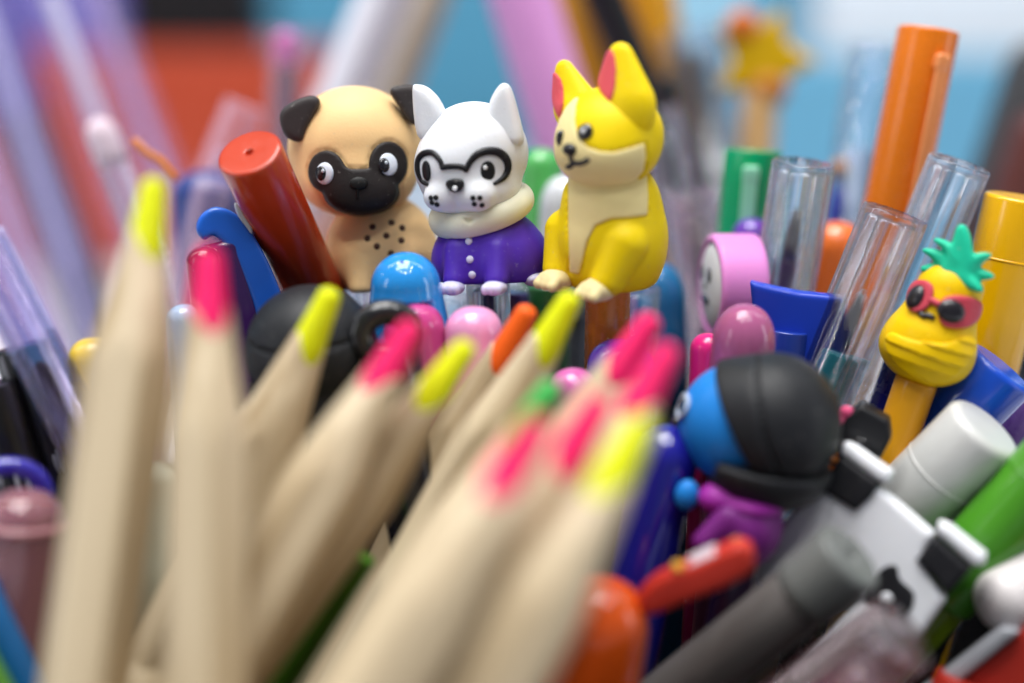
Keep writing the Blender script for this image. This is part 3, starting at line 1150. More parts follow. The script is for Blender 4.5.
knob_pen('pale pink round pen top under the purple jacket dog', (474, 306, 198), (474, 400, 200), 4.1, (0.80, 0.33, 0.58))
knob_pen('magenta round pen top just behind the black ring clip', (412, 302, 199), (420, 400, 201), 4.3, (0.55, 0.06, 0.25), hole=False)
knob_pen('purple round pen top behind the bright pink pencil tips', (622, 338, 203), (618, 440, 205), 4.9, (0.14, 0.05, 0.46), hole=False)
knob_pen('orchid pink round pen top low between the green tip and orange shaft', (574, 368, 197), (572, 450, 199), 3.5, (0.62, 0.14, 0.40))
knob_pen('mauve round pen top above the black haired blue face', (747, 304, 199), (738, 400, 202), 4.5, (0.60, 0.16, 0.36), depth=6, hole=False, trans=True)
knob_pen('hot pink small round pen top left of the mauve one', (709, 333, 203), (706, 400, 205), 2.6, (0.80, 0.02, 0.22), hole=False)
knob_pen('teal blue round pen top behind the corgi, right of its paws', (656, 262, 240), (660, 370, 243), 4.9, (0.01, 0.13, 0.32), hole=False, depth=7)
knob_pen('green round pen top between the white dog and corgi', (542, 148, 246), (540, 260, 248), 3.9, (0.08, 0.42, 0.10), hole=False)
knob_pen('white round pen top against the left side of the corgi', (566, 175, 240), (560, 280, 243), 4.2, (0.62, 0.64, 0.68), hole=False, depth=6)
knob_pen('orange round pen top between the two clear caps', (838, 221, 239), (832, 330, 242), 4.7, (0.80, 0.16, 0.02), hole=False, depth=5)
knob_pen('violet pen top behind the left clear cap', (752, 218, 236), (750, 300, 238), 3.2, (0.12, 0.03, 0.38), hole=False)
knob_pen('yellow round pen top peeping out left of the tallest pencil', (93, 337, 200), (98, 430, 202), 3.6, (0.78, 0.52, 0.05), hole=False)
knob_pen('pale pearl round pen top deep between the first two pencils', (152, 462, 188), (150, 560, 190), 2.9, (0.50, 0.55, 0.46), hole=False)

# black ring clip in front of the magenta cap
t = Thing('ring_clip_pen', 'black pen with a round holed clip behind the pink pencil tip', 'pen', (384, 322, 193), (400, 420, 195))
a = np.linspace(0, 2 * math.pi, 36, endpoint=False)
t.part('ring', tube(np.stack([3.4 * np.cos(a), -1 + 0 * a, -1.5 + 2.9 * np.sin(a)], 1), 1.8, 14, True), plastic(BLACK, 0.18, 0.4))
t.part('barrel', cyl(4.2, -t.L, -3.8, 1.2), plastic(BLACK, 0.22, 0.3))

# broad blue band clip and the pink disc
t = Thing('blue_band_pen', 'pen with a broad blue curved band across its top in front of the clear cap', 'pen', (792, 303, 210), (780, 400, 213))
f, lo, hi = slab_(t, [(750, 280), (770, 285), (800, 291), (830, 294), (846, 296), (850, 330), (838, 370), (800, 375), (757, 350)], 0, 1.6, 0.9, smooth=False)
t.part('band', skin(f, lo, hi, 0.35), plastic((0.012, 0.05, 0.50), 0.35, 0.2))
t.part('barrel', cyl(3.2, -t.L, -4, 0.3), plastic((0.012, 0.04, 0.30)))

t = Thing('disc_pen', 'pen topped by a pink disc with a pale printed face seen edge on', 'novelty pen', (730, 286, 226), (727, 400, 229), 75)
dsk = lambda p: np.hypot(np.maximum(np.hypot(p[..., 0], p[..., 2]) - 7.5, 0), np.maximum(np.abs(p[..., 1] - 0.5) - 3.0, 0)) - 0.8
c = t.part('disc', skin(lambda p: smax(dsk(p), -(np.maximum(np.hypot(p[..., 0], p[..., 2]) - 7.1, p[..., 1] + 2.6)), 0.2), (-9, -5, -9), (9, 6, 9), 0.35), rubber((0.76, 0.27, 0.66), 0.35, 0.15))
t.part('face', ellipsoid((0, -2.6, 0), (7.0, 1.5, 7.0)), rubber((0.70, 0.70, 0.72)), c)
g = join(*[ellipsoid((x, -4.0, z), (rx, 0.3, rz)) for x, z, rx, rz in ((-2.2, 2, 1, 1.3), (2.2, 2, 1, 1.3), (0, -2, 2.4, 0.8), (0.2, 0.2, 0.6, 0.5))])
t.part('print', g, plastic((0.12, 0.12, 0.13)), c)
t.part('barrel', cyl(2.6, -t.L, -7.5, 0.3), CLR)


# ------------------------------------------------------------------ pineapple
def pineapple():
    t = Thing('pineapple_pen', 'pen topped by a yellow pineapple wearing red glasses and a face mask', 'novelty pen', (918, 377, 203), (891, 455, 205), 12)
    D = 203
    px = lambda x, y: (803 + x / 2.134, 150 + y / 2.134)
    yel = rubber((0.90, 0.57, 0.0), 0.42, 0.1)
    coral = rubber((0.55, 0.06, 0.09), 0.4, 0.1)
    blk = plastic((0.012, 0.01, 0.014), 0.3, 0.3)
    t.part('barrel', cyl(3.0, -t.L, -0.5, 0.3), plastic((0.70, 0.32, 0.01), 0.35))
    a, c = t.on_plane(*px(262, 430)), t.on_plane(*px(312, 300))
    body = U(3.0, lambda p: s_ell(a, (6.7, 5.4, 4.8))(p), s_cap(a + (c - a) * 0.35, c, 5.6, 4.6))
    wob = lambda p: body(p)
    b = t.part('body', skin(wob, (-9, -9, -2), (12, 9, 22), 0.35), yel)
    # pleated mask
    rg = region(t, [px(172, 415), px(186, 388), px(232, 404), px(300, 412), px(352, 398), px(372, 410), px(366, 445), px(330, 482), px(285, 505), px(235, 490), px(190, 452)], D)
    ax = unit(c - a)

    def mask(p):
        s = (p - a) @ ax
        pl = 0.34 * (1 - ((s / 1.7) % 1.0))
        return smax(smax(smax(body(p) - 0.2 - pl, rg(p), 0.5), -(body(p) + 0.6), 0.2), p[..., 1] - 0.5, 0.2)
    t.part('face_mask', skin(mask, (-10, -9, -3), (10, 2, 14), 0.25), yel, b)
    lens = [([(222, 300), (236, 280), (262, 278), (278, 292), (276, 318), (262, 340), (236, 346), (220, 330)], (240, 313), (18, 23)),
            ([(290, 335), (300, 316), (330, 310), (370, 318), (384, 335), (374, 364), (345, 380), (306, 378), (290, 360)], (316, 344), (25, 21))]
    for poly, c0, r in lens:
        g = region(t, [px(*q) for q in poly], D)
        ff = lambda p: smax(smax(smax(body(p) - 0.7, g(p), 0.5), -(body(p) + 0.6), 0.2), p[..., 1] - 0.5, 0.2)
        t.part('glasses_frame', skin(ff, (-9, -9, 2), (11, 2, 20), 0.25), coral, b)
        t.part('lens', dot(t, off(body, 0.66), *px(*c0), r[0] / 2.134 / 6.0, 0.75, r[1] / 2.134 / 6.0), blk, b)
    t.part('bridge', stroke(t, off(body, 0.25), [px(270, 318), px(284, 326), px(296, 332)], 0.5), coral, b)
    t.part('mouth', join(stroke(t, off(body, 0.1), [px(250, 348), px(258, 354), px(266, 353), px(276, 357)], 0.42)), blk, b)
    leaf = rubber((0.015, 0.56, 0.33), 0.4, 0.1)
    lv = [[(300, 262), (322, 200), (333, 166), (346, 166), (356, 196), (360, 240), (345, 272)],
          [(330, 268), (344, 240), (372, 224), (398, 224), (380, 240), (366, 262), (350, 278)],
          [(334, 272), (352, 256), (380, 256), (404, 270), (376, 276), (352, 284)],
          [(335, 268), (352, 266), (372, 282), (380, 300), (356, 294), (336, 282)],
          [(322, 262), (300, 252), (276, 228), (260, 214), (288, 216), (316, 228), (330, 248)],
          [(320, 272), (296, 268), (268, 262), (256, 252), (284, 244), (310, 248), (330, 262)],
          [(326, 240), (312, 222), (296, 204), (284, 192), (304, 196), (322, 210), (336, 236)]]
    fs, lo, hi = [], V3(99, 99, 99), V3(-99, -99, -99)
    for k, q in enumerate(lv):
        f, l, h_ = slab_(t, [px(*z) for z in q], -2.4 + 0.5 * (k % 3), 1.1, 1.0)
        fs.append(f)
        lo, hi = np.minimum(lo, l), np.maximum(hi, h_)
    cr = t.part('leaf_crown', skin(off(U(0.5, *fs), 0.22), lo, hi, 0.28), leaf)


pineapple()


# ------------------------------------------------------------------ black haired toppers
def hair_shape(c, r, ax, seam=-0.2):
    """bobbed hair dome with a seam and a curled under hem"""
    def f(p):
        q = (p - c) @ ax
        d = smin(s_ell((0, 0, 0.5), (r, r, r * 1.0))(q), s_ell((0, 0, -r * 0.55), (r * 1.04, r * 1.0, r * 0.62))(q), r * 0.06)
        d = smax(d, -(np.abs(q[..., 2] - r * seam) - 0.14), 0.35)
        return d
    return f


def blue_face():
    t = Thing('blue_face_pen', 'pen topped by a blue faced figure with bobbed black hair and purple scarf', 'novelty pen', (742, 548, 190), (724, 640, 193), 99)
    D = 190
    hair = rubber((0.016, 0.017, 0.02), 0.45, 0.0, 0.5)
    blue = rubber((0.015, 0.22, 0.66), 0.35, 0.1)
    pur = rubber((0.17, 0.015, 0.19), 0.45, 0.1)
    t.part('barrel', cyl(3.0, -t.L, 0.2, 0.3), plastic((0.02, 0.008, 0.03)))
    o_, d_ = t.ray(766, 427)
    hc = o_ + d_ * (-(o_ @ d_))
    body = I(0.6, U(1.5, s_ell((0, 0, 3), (6.0, 4.8, 5.5)), s_cap((-4.5, -2, 5), (-6, -4, 1.5), 1.6), s_cap((4.5, -2, 5), (6, -4, 1.5), 1.6)), plane((0, 0, -1), (0, 0, -1.5)))
    t.part('body', skin(body, (-10, -8, -3), (10, 7, 10), 0.4), pur)
    A = rot_x(-16)
    face = s_ell(hc + V3(0, -3.4, -0.4), (7.6, 8.4, 8.4))
    hd = t.part('head', skin(face, hc - 12, hc + 12, 0.45), blue)
    hs = hair_shape(hc + V3(0, 0.8, 0.4), 9.4, A)
    up_ = I(0.5, U(1.2, s_ell(hc + V3(0, 0.5, 0.6), (9.4, 9.3, 9.6)), off(face, 0.7)), plane((0, -0.80, -0.60), hc + V3(0, -0.7, -2.6)), plane((0, 0, -1), hc + V3(0, 0, -4.0)))
    low_ = I(0.5, U(1.0, s_ell(hc + V3(0, 0.2, -4.6), (9.3, 9.6, 6.8)), off(face, 0.5)), plane((0, -1, 0.25), hc + V3(0, -4.4, -6)), plane((0, 0, 1), hc + V3(0, 0, -4.3)))
    gr = lambda p: np.abs((p - hc) @ unit(V3(0, 0.90, 0.44)) - 2.0) - 0.14
    hs2 = U(0.25, lambda p: smax(up_(p), -gr(p), 0.3), low_)
    t.part('hair', skin(hs2, hc - 13, hc + 13, 0.4), hair, hd)
    t.part('scarf', skin(U(0.8, s_ell((2.5, -4.0, 6.6), (2.6, 2.6, 2.1)), s_ell((0, 0, 6.8), (5.2, 4.6, 1.6))), (-8, -9, 2), (8, 8, 11), 0.35), rubber((0.30, 0.02, 0.30), 0.45))
    p = V3(3.0, -8.0, 6.2)
    t.part('hand', ellipsoid(p, (1.5, 1.6, 2.1)), blue)
    wh = rubber((0.48, 0.56, 0.68), 0.45)
    for sx in (-1, 1):
        a2 = np.linspace(0, 2 * math.pi, 24, endpoint=False)
        cx = np.stack([hc[0] + 3.2 * sx + 1.7 * np.cos(a2), hc[1] - 12 + 0 * a2, hc[2] + 1.0 + 1.5 * np.sin(a2)], 1)
        q = np.array([np.array([x, hc[1] - 3.4 - 8.4 * math.sqrt(max(0.02, 1 - ((x - hc[0]) / 8.0) ** 2 - ((z - hc[2] + 0.6) / 8.6) ** 2)) - 0.2, z]) for x, y, z in cx])
        t.part('glasses_rim', tube(q, 0.3, 10, True), wh, hd)
        t.part('eye', ellipsoid(hc + V3(2.6 * sx, -11.2, 0.9), (0.9, 0.5, 1.1)), plastic(BLACK), hd)
    t.part('nose', ellipsoid(hc + V3(0, -11.8, -2.2), (1.5, 1.2, 1.1)), plastic(BLACK), hd)


blue_face()

t = Thing('hair_topper_pen', 'pen topped by a round black haired head seen from behind, below the red marker', 'novelty pen', (306, 415, 200), (300, 470, 202), 0)
hc = V3(0, 0, 9)
A = rot_y(-14) @ rot_x(8)
hs = hair_shape(hc, 9.2, A, 0.42)
t.part('hair', skin(hs, (-12, -12, -3), (12, 12, 20), 0.4), rubber((0.016, 0.017, 0.02), 0.45, 0.0, 0.5))
t.part('barrel', cyl(3.0, -t.L, 0.5, 0.3), DARK)


# ------------------------------------------------------------------ cow patterned topper, small beads, orange lever pen
def cow():
    t = Thing('cow_pen', 'pen with a white and black cow patterned topper leaning at lower right', 'novelty pen', (905, 590, 189), (800, 690, 194), 0)
    px = lambda x, y: (740 + x / 2.254, 380 + y / 2.254)
    wh = rubber((0.82, 0.83, 0.87), 0.4, 0.1)
    bk = rubber((0.014, 0.014, 0.017), 0.45, 0)
    f, lo, hi = slab_(t, [px(*q) for q in [(268, 250), (300, 228), (345, 262), (400, 310), (440, 345), (420, 385), (425, 430), (466, 492), (430, 545), (398, 592), (340, 560), (285, 500), (230, 420), (150, 470), (60, 470), (30, 410), (120, 300), (180, 250)]], 0, 2.2, 1.0, smooth=False)
    b = t.part('body', skin(f, lo, hi, 0.4), wh)
    for q in ([(234, 168), (322, 230), (300, 262), (266, 292), (226, 268), (184, 240)], [(442, 348), (526, 420), (498, 452), (470, 482), (440, 440), (400, 402)]):
        f, lo, hi = slab_(t, [px(*z) for z in q], -0.6, 2.5, 0.8, smooth=False)
        t.part('pad', skin(f, lo, hi, 0.35), bk, b)
    for q in ([(240, 136), (262, 146), (346, 206), (338, 232), (316, 226), (232, 164)], [(450, 314), (474, 324), (556, 390), (552, 416), (530, 416), (446, 342)]):
        f, lo, hi = slab_(t, [px(*z) for z in q], -0.6, 2.3, 0.9, smooth=False)
        t.part('pad_rim', skin(f, lo, hi, 0.35), wh, b)
    f, lo, hi = slab_(t, [px(*z) for z in [(320, 425), (352, 418), (362, 450), (392, 480), (384, 520), (350, 534), (318, 510), (282, 500), (300, 462)]], -2.2, 0.4, 0.3)
    t.part('patch', skin(f, lo, hi, 0.3), bk, b)
    p = t.on_plane(*px(330, 492), -2.7)
    t.part('patch_dot', ellipsoid(p, (0.8, 0.3, 0.8)), wh, b)
    t.part('barrel', cyl(3.0, -t.L, -4, 0.3), wh)


cow()

t = Thing('charm_pen', 'black boxy pen clip with a tiny pink figure, left of the navy pen', 'pen', (872, 408, 196), (845, 500, 199), 0)
f, lo, hi = slab_(t, [(848, 412), (862, 402), (890, 418), (892, 436), (878, 462), (840, 450), (836, 430)], 0, 2.4, 0.8, smooth=False)
t.part('clip', skin(f, lo, hi, 0.35), plastic(BLACK, 0.4, 0.1))
t.part('barrel', cyl(2.6, -t.L, -4, 0.3), DARK)
q = [t.on_plane(*z, -1.6) for z in ((835, 428), (840, 420), (847, 412))]
t.part('pink_charm', skin(U(0.4, *[s_ell(z, (1.0, 0.8, 0.9)) for z in q]), q[0] - 3, q[2] + 3, 0.25), rubber((0.65, 0.08, 0.20)))
t.part('green_bead', ellipsoid(t.on_plane(835, 447, -1), (0.9, 0.8, 0.9)), rubber((0.25, 0.35, 0.06)))
t.part('orange_bead', ellipsoid(t.on_plane(834, 460, -1), (0.9, 0.8, 0.9)), rubber((0.45, 0.14, 0.02)))

t = Thing('lever_pen', 'orange round topped pen with a red lever sticking out, bottom centre', 'novelty pen', (606, 578, 178), (588, 700, 181), 0)
c = t.part('cap', dome(6.3, 0, 7.5, -30, pw=2.3), plastic((0.78, 0.10, 0.008), 0.16, 0.4))
t.part('barrel', cyl(4.8, -t.L, -30.02, 0.3), plastic((0.78, 0.10, 0.008), 0.2, 0.3))
f, lo, hi = slab_(t, [(640, 590), (660, 572), (700, 556), (735, 540), (752, 544), (753, 566), (730, 582), (690, 598), (655, 612), (638, 610)], -0.5, 1.8, 1.4)
w = t.part('lever', skin(f, lo, hi, 0.3), rubber((0.55, 0.035, 0.02), 0.35, 0.1))
f, lo, hi = slab_(t, [(688, 560), (714, 548), (716, 552), (690, 564)], 0.0, 1.9, 0.4)
t.part('white_strip', skin(f, lo, hi, 0.3), rubber((0.6, 0.5, 0.55)), w)
t.part('yellow_bump', join(ellipsoid(t.on_plane(678, 566, -1), (0.8, 1.4, 0.6)), ellipsoid(t.on_plane(740, 542, 0.3), (1.1, 1.4, 0.5))), rubber((0.65, 0.35, 0.04)), w)

# clear pinkish caps lying at the bottom, white end, red box at the corner
fine_clear_tube('clear pinkish capped pen nearest the camera at bottom right', (905, 630, 172), (760, 735, 181), 5.0, 3.9, 40, plastic((0.5, 0.10, 0.13)), 0.8, ribs=9, amp=0.2, mat=PNK, inner_from=-9)
fine_clear_tube('clear frosted pen beside the nearest pinkish one', (880, 668, 168), (770, 760, 176), 4.0, 3.1, 40, None, ribs=8, amp=0.15, mat=PNK)
t = pen('white_end_marker', 'white marker end cut by the right edge below the green marker', 'marker', (984, 616, 188), (1050, 572, 191), 4.6, plastic((0.62, 0.58, 0.58), 0.35, 0.1), WHITE and plastic((0.62, 0.6, 0.6)), style='dome', depth=3.6, cap_len=30, L=60)
t = Thing('red_tray', 'red tray with a grey rim at the bottom right corner', 'tray', (985, 640, 186), (940, 740, 188), 0)
f, lo, hi = slab_(t, [(905, 720), (1005, 640), (1060, 600), (1120, 600), (1120, 800), (905, 800)], 2, 1.5, 0.6, smooth=False)
t.part('side', skin(f, lo, hi, 0.6), plastic((0.38, 0.025, 0.015), 0.4, 0.1))
f, lo, hi = slab_(t, [(895, 706), (930, 680), (1003, 624), (1022, 628), (990, 655), (920, 712)], 1, 2.2, 0.6, smooth=False)
t.part('rim', skin(f, lo, hi, 0.4), plastic((0.32, 0.33, 0.36), 0.35, 0.1))
t.part('foot', cyl(4.0, -t.L, -6, 0.3), plastic((0.38, 0.025, 0.015), 0.4, 0.1))

# ------------------------------------------------------------------ left side
t = Thing('clip_pen', 'pen with a flat bright blue clip beside the red marker', 'pen', (222, 226, 208), (244, 330, 210), 0)
f, lo, hi = slab_(t, [(196, 230), (201, 215), (216, 207), (236, 214), (254, 236), (271, 268), (284, 305), (281, 332), (262, 332), (252, 300), (239, 268), (226, 247), (214, 236), (204, 240)], -3, 1.0, 0.8)
c = t.part('clip', skin(f, lo, hi, 0.3), plastic((0.01, 0.12, 0.62), 0.3, 0.2))
t.part('barrel', cyl(4.2, -t.L, -2, 1.2), plastic((0.045, 0.012, 0.10), 0.2, 0.3))
f, lo, hi = slab_(t, [(234, 204), (240, 206), (252, 226), (250, 236), (240, 222)], -3.4, 0.4, 0.3)
t.part('clip_sticker', skin(f, lo, hi, 0.25), plastic((0.55, 0.60, 0.68)), c)
knob_pen('maroon glossy pen top under the blue clip', (203, 246, 203), (211, 330, 205), 2.6, (0.06, 0.004, 0.012), hole=False)
pen('dark_blue_pen', 'blurred dark blue pen standing behind the blue clip', 'pen', (205, 170, 262), (212, 300, 264), 6.2, plastic((0.01, 0.035, 0.20), 0.3), DARK, style='dome', depth=5)
t = Thing('ring_pen', 'pen with a violet blue ring on top at the left edge', 'pen', (14, 470, 186), (0, 560, 188), 0)
t.part('ring', tube(np.stack([4.4 * np.cos(a), 0 * a, -3.5 + 4.0 * np.sin(a)], 1), 1.25, 14, True), plastic((0.02, 0.012, 0.32), 0.1, 0.6))
t.part('barrel', cyl(3.2, -t.L, -7.2, 0.4), plastic((0.02, 0.012, 0.26), 0.15, 0.4))
t = Thing('pink_clear_pen', 'translucent dusty pink round capped pen at the left edge', 'pen', (25, 490, 180), (20, 640, 183), 0)
t.part('cap', dome(4.9, 0, 4.8, -38, pw=2.4), tinted((0.66, 0.28, 0.32), 0.1, 0.65))
t.part('collar', tube(np.stack([4.75 * np.cos(a), 4.75 * np.sin(a), -4.4 + 0 * a], 1), 0.6, 10, True), tinted((0.66, 0.30, 0.34), 0.12, 0.4))
t.part('barrel', cyl(3.6, -t.L, -38.02, 0.3), tinted((0.45, 0.12, 0.25), 0.15, 0.4))
for k, (tp, lo_, lab) in enumerate([((20, 345, 200), (72, 500, 204), 'black pen with pale flecks leaning left beside the clear tube'), ((-12, 385, 196), (34, 530, 200), 'black pen with pale flecks at the left edge above the violet ring')]):
    t = pen('black_pen', lab, 'pen', tp, lo_, 3.8, plastic((0.006, 0.006, 0.007), 0.3, 0.1), DARK, cap_len=36, group='black flecked pens at the left edge')
    g = []
    for j in range(7):
        th = random.uniform(-2.6, -0.5)
        g.append(ellipsoid((3.75 * math.cos(th), 3.75 * math.sin(th), random.uniform(-20, -2)), (0.35, 0.35, random.uniform(0.8, 3.0))))
    t.part('flecks', join(*g), plastic((0.30, 0.30, 0.33)))
fine_clear_tube('tilted clear lavender tube in front of the black flecked pens', (-22, 235, 192), (90, 455, 196), 3.6, 3.0, 60, None, mat=clear((0.93, 0.90, 1.0), 0.6))
pen('blue_edge_pen', 'blue pen in the bottom left corner', 'pen', (-22, 585, 176), (40, 715, 180), 2.3, plastic((0.01, 0.14, 0.40), 0.2), DARK)
pen('lime_pen', 'green pen in the very bottom left corner', 'pen', (-40, 640, 174), (16, 740, 178), 3.0, plastic((0.10, 0.30, 0.04), 0.3), DARK)
pen('olive_pen', 'dark olive green pen low in the gap between pencils', 'marker', (352, 548, 182), (268, 690, 182), 3.6, plastic((0.05, 0.17, 0.01), 0.4, 0.1), DARK)
pen('dark_green_pen', 'dark green pen standing behind the yellow pencil tip, under the dogs', 'pen', (548, 286, 226), (548, 380, 228), 3.4, plastic((0.02, 0.12, 0.03), 0.3), DARK)
pen('dark_violet_pen', 'dark violet pen under the purple jacket dog', 'pen', (512, 292, 222), (512, 380, 224), 2.6, plastic((0.03, 0.015, 0.14), 0.3), DARK)
for i, (tp, lo_, lab) in enumerate([((448, 292, 230), (450, 380, 232), 'clear pen standing behind the bright blue cap'), ((638, 285, 226), (634, 380, 229), 'clear pen standing behind the orange shaft of the corgi'), ((340, 255, 236), (346, 380, 238), 'clear pen behind the red marker, under the pug'), ((526, 285, 235), (524, 380, 238), 'clear pen standing between the shafts of the white dog and corgi')]):
    fine_clear_tube(lab, tp, lo_, 3.6, 2.9, 40, plastic((0.25, 0.22, 0.3)), 0.9, ribs=8, amp=0.1, group='clear pens in the middle rows', inner_from=-8)

# ------------------------------------------------------------------ blurred pens behind
t = fine_clear_tube('clear pen with pink end and maroon ink, blurred left of the pug', (287, 28, 300), (283, 170, 303), 3.9, 3.1, 40, plastic((0.10, 0.012, 0.05)), 2.6, group='blurred pens behind the dogs', inner_from=-8.5, mat=veil((0.8, 0.7, 0.8), 0.1))
t.part('end_plug', dome(2.7, -0.4, 2.5, -8, pw=2.2), plastic((0.55, 0.07, 0.36), 0.2))
pen('white_pen', 'thick white pen blurred behind the pug, leaning right', 'pen', (412, -70, 345), (332, 125, 350), 6.6, plastic((0.74, 0.73, 0.80), 0.3), plastic((0.74, 0.73, 0.80), 0.3), cap_len=60, group='blurred pens behind the dogs')
pen('tan_pen', 'tan pen blurred behind the white one, leaning right', 'pen', (452, -60, 365), (386, 115, 370), 5.0, plastic((0.50, 0.42, 0.33), 0.4), plastic((0.42, 0.34, 0.26), 0.4), cap_len=60, group='blurred pens behind the dogs')
pen('pink_marker', 'large orchid pink marker blurred behind the white dog and corgi', 'marker', (505, -60, 310), (600, 250, 316), 7.4, plastic((0.75, 0.33, 0.70), 0.3), plastic((0.75, 0.33, 0.70), 0.3), cap_len=80, group='blurred pens behind the dogs')
pen('red_pink_pen', 'rose red pen blurred beside the pink marker', 'pen', (560, 95, 320), (596, 240, 325), 3.8, plastic((0.45, 0.06, 0.12), 0.3), DARK, style='dome', cap_len=50, group='blurred pens behind the dogs')
amber = plastic((0.72, 0.34, 0.02), 0.35)
pen('amber_pen', 'amber pen blurred behind the corgi ears, left of the black one', 'pen', (560, -60, 335), (612, 130, 340), 6.5, amber, amber, cap_len=60, group='blurred pens behind the dogs')
pen('black_back_pen', 'black pen blurred slanting behind the corgi ears', 'pen', (588, -40, 322), (700, 220, 330), 5.0, plastic(BLACK, 0.4), plastic(BLACK, 0.4), cap_len=60, group='blurred pens behind the dogs')
pen('amber_pen', 'amber pen blurred right of the black one above the corgi', 'pen', (640, -70, 345), (668, 120, 350), 6.5, amber, amber, cap_len=60, group='blurred pens behind the dogs')
pen('black_slant_pen', 'thin black pen blurred slanting right of the corgi', 'pen', (660, 80, 300), (722, 250, 305), 3.0, plastic(BLACK, 0.4), DARK, cap_len=60)
for i, (tp, lo_, r, lab) in enumerate([((690, 30, 340), (720, 190, 345), 7, 'frosted clear tube blurred above the green marker'), ((655, 110, 290), (690, 260, 294), 5, 'frosted clear tube blurred right of the corgi'), ((690, 190, 262), (706, 300, 265), 5, 'pinkish clear tube blurred left of the pink disc')]):
    fine_clear_tube(lab, tp, lo_, r, r * 0.75, 60, plastic((0.55, 0.55, 0.62)), r * 0.4, mat=PNK if i == 2 else CLR, group='blurred frosted tubes right of the corgi', inner_from=-5)
# star topper
t = Thing('star_pen', 'blurred yellow star topper with an orange tip on a tan stick', 'novelty pen', (760, 96, 330), (752, 220, 334), 0)
pts = []
for k in range(10):
    r = 11.5 if k % 2 == 0 else 6.2
    pts.append((r * math.sin(math.pi * k / 5 + 0.3), 8 + r * math.cos(math.pi * k / 5 + 0.3)))
star = lambda p: smax(poly2(p[..., 0], p[..., 2], pts) - 0.6, np.abs(p[..., 1]) - 2.5, 1.5)
s0 = t.part('star', skin(star, (-14, -4, -6), (14, 4, 22), 0.6), rubber((0.66, 0.40, 0.0)))
t.part('orange_tip', ellipsoid((-5, -1, 15.5), (4, 3.2, 4)), rubber((0.62, 0.16, 0.02)), s0)
t.part('orange_belly', ellipsoid((2.0, -2.0, 1.5), (4.5, 2.5, 3.5)), rubber((0.45, 0.16, 0.02)), s0)
t.part('stick', cyl(4.2, -t.L, 1, 0.3), plastic((0.62, 0.38, 0.16), 0.45))
t = fine_clear_tube('clear pen with pale blue label blurred left of the orange marker', (878, 45, 272), (850, 225, 276), 5.6, 4.6, 60, plastic((0.38, 0.58, 0.85)), 4.3, inner_from=-20, mat=clear(mix=0.75))
t.part('label_mark', join(ellipsoid((-3.6, -4.0, -24), (1.6, 1.4, 1.6)), ellipsoid((-3.6, -4.0, -42), (1.6, 1.4, 1.6))), plastic((0.5, 0.22, 0.06)))
t.part('blue_mark', ellipsoid((-3.0, -4.4, -33), (1.8, 1.2, 6)), plastic((0.03, 0.05, 0.35)))
pen('charcoal_pen', 'charcoal pen blurred at the far right edge', 'pen', (1048, 40, 350), (992, 210, 355), 8, plastic((0.05, 0.05, 0.055), 0.5), DARK, cap_len=60, style='dome')
pen('brown_pen', 'dark brown pen blurred at the right edge behind the yellow marker', 'pen', (1050, 110, 330), (1005, 240, 335), 7, plastic((0.10, 0.025, 0.02), 0.5), DARK, cap_len=60, style='dome')

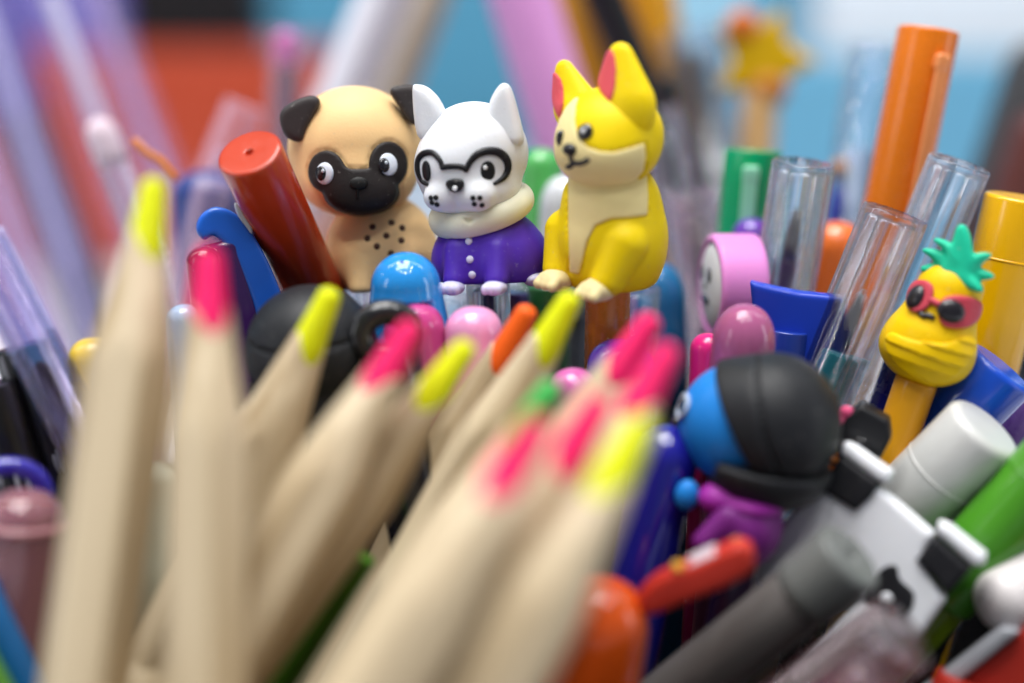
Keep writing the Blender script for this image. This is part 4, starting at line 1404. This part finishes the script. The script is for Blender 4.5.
# clear tubes fanning out at the upper left
vio = plastic((0.10, 0.05, 0.42), 0.3)
for i, (tp, lo_, r, ink, lab) in enumerate([
        ((-40, -60, 330), (92, 330, 338), 6.5, (0.45, 0.42, 0.7), 'lavender clear pen blurred at the far left edge'),
        ((30, -60, 320), (150, 260, 328), 6.5, (0.65, 0.62, 0.8), 'lavender clear pen blurred in the middle of the left fan'),
        ((74, -70, 365), (196, 260, 372), 5.0, (0.45, 0.32, 0.6), 'lavender clear pen blurred right in the left fan'),
        ((-60, 40, 310), (60, 360, 318), 5.5, (0.5, 0.35, 0.6), 'lavender clear pen blurred low on the left edge')]):
    fine_clear_tube(lab, tp, lo_, r, r * 0.8, 80, plastic(ink, 0.3), r * 0.28, mat=LAV, group='lavender clear pens fanned at the left', inner_from=-12)
for tp, lo_, r, lab in [((245, 105, 280), (165, 300, 286), 4.0, 'pinkish clear pen leaning right behind the red marker'), ((215, 180, 255), (180, 330, 260), 3.5, 'pinkish clear pen blurred just left of the red marker')]:
    fine_clear_tube(lab, tp, lo_, r, r * 0.8, 60, plastic((0.6, 0.4, 0.55)), r * 0.3, mat=veil((0.85, 0.6, 0.75), 0.2), group='pinkish clear pens left of the red marker', inner_from=-10)
t = Thing('eraser_pen', 'clear pen with a pale pink oval end blurred above the tallest pencil', 'pen', (96, 118, 262), (180, 340, 268), 0)
t.part('eraser', dome(3.0, 0, 4, -9, pw=2.2), rubber((0.72, 0.58, 0.66)))
t.part('barrel', cyl(2.6, -t.L, -9.02, 0.3), PNK)
t = Thing('orange_curl', 'tiny orange curl of plastic caught above the tallest pencil', 'scrap', (152, 160, 240), (154, 200, 240), 0, L=4)
t.part('curl', tube(np.array([t.on_plane(*q) for q in ((136, 142), (146, 152), (160, 160), (174, 178))]), 0.7, 10), plastic((0.75, 0.25, 0.06), 0.4))
pen('purple_pen', 'dull purple pen end at the right edge beside the royal blue marker', 'pen', (1030, 385, 214), (975, 520, 219), 3.6, plastic((0.16, 0.07, 0.30), 0.25), DARK)
fine_clear_tube('clear pen cut by the right edge beside the yellow marker', (1052, 285, 220), (1000, 430, 226), 5.6, 4.5, 50, plastic((0.25, 0.35, 0.5)), 1.5, ribs=10, amp=0.2, group='pens with clear ribbed caps')
pen('steel_blue_pen', 'steel blue pen blurred at the right edge behind the clear one', 'pen', (1040, 300, 250), (1010, 430, 254), 6.5, plastic((0.10, 0.22, 0.40), 0.3), DARK)
knob_pen('pale blue small pen top beside the pink lead of the upright pencil', (184, 304, 203), (190, 400, 205), 2.6, (0.38, 0.50, 0.72), hole=False)
pen('violet_pen', 'dark violet pen blurred in the far top left corner', 'pen', (-50, -80, 415), (60, 230, 422), 8.5, plastic((0.07, 0.04, 0.26), 0.3), DARK, style='dome', cap_len=60)
pen('slate_pen', 'dark slate pen standing between the dark green pen and the orange shaft', 'pen', (586, 262, 246), (586, 400, 249), 4.2, plastic((0.09, 0.10, 0.13), 0.3), DARK)
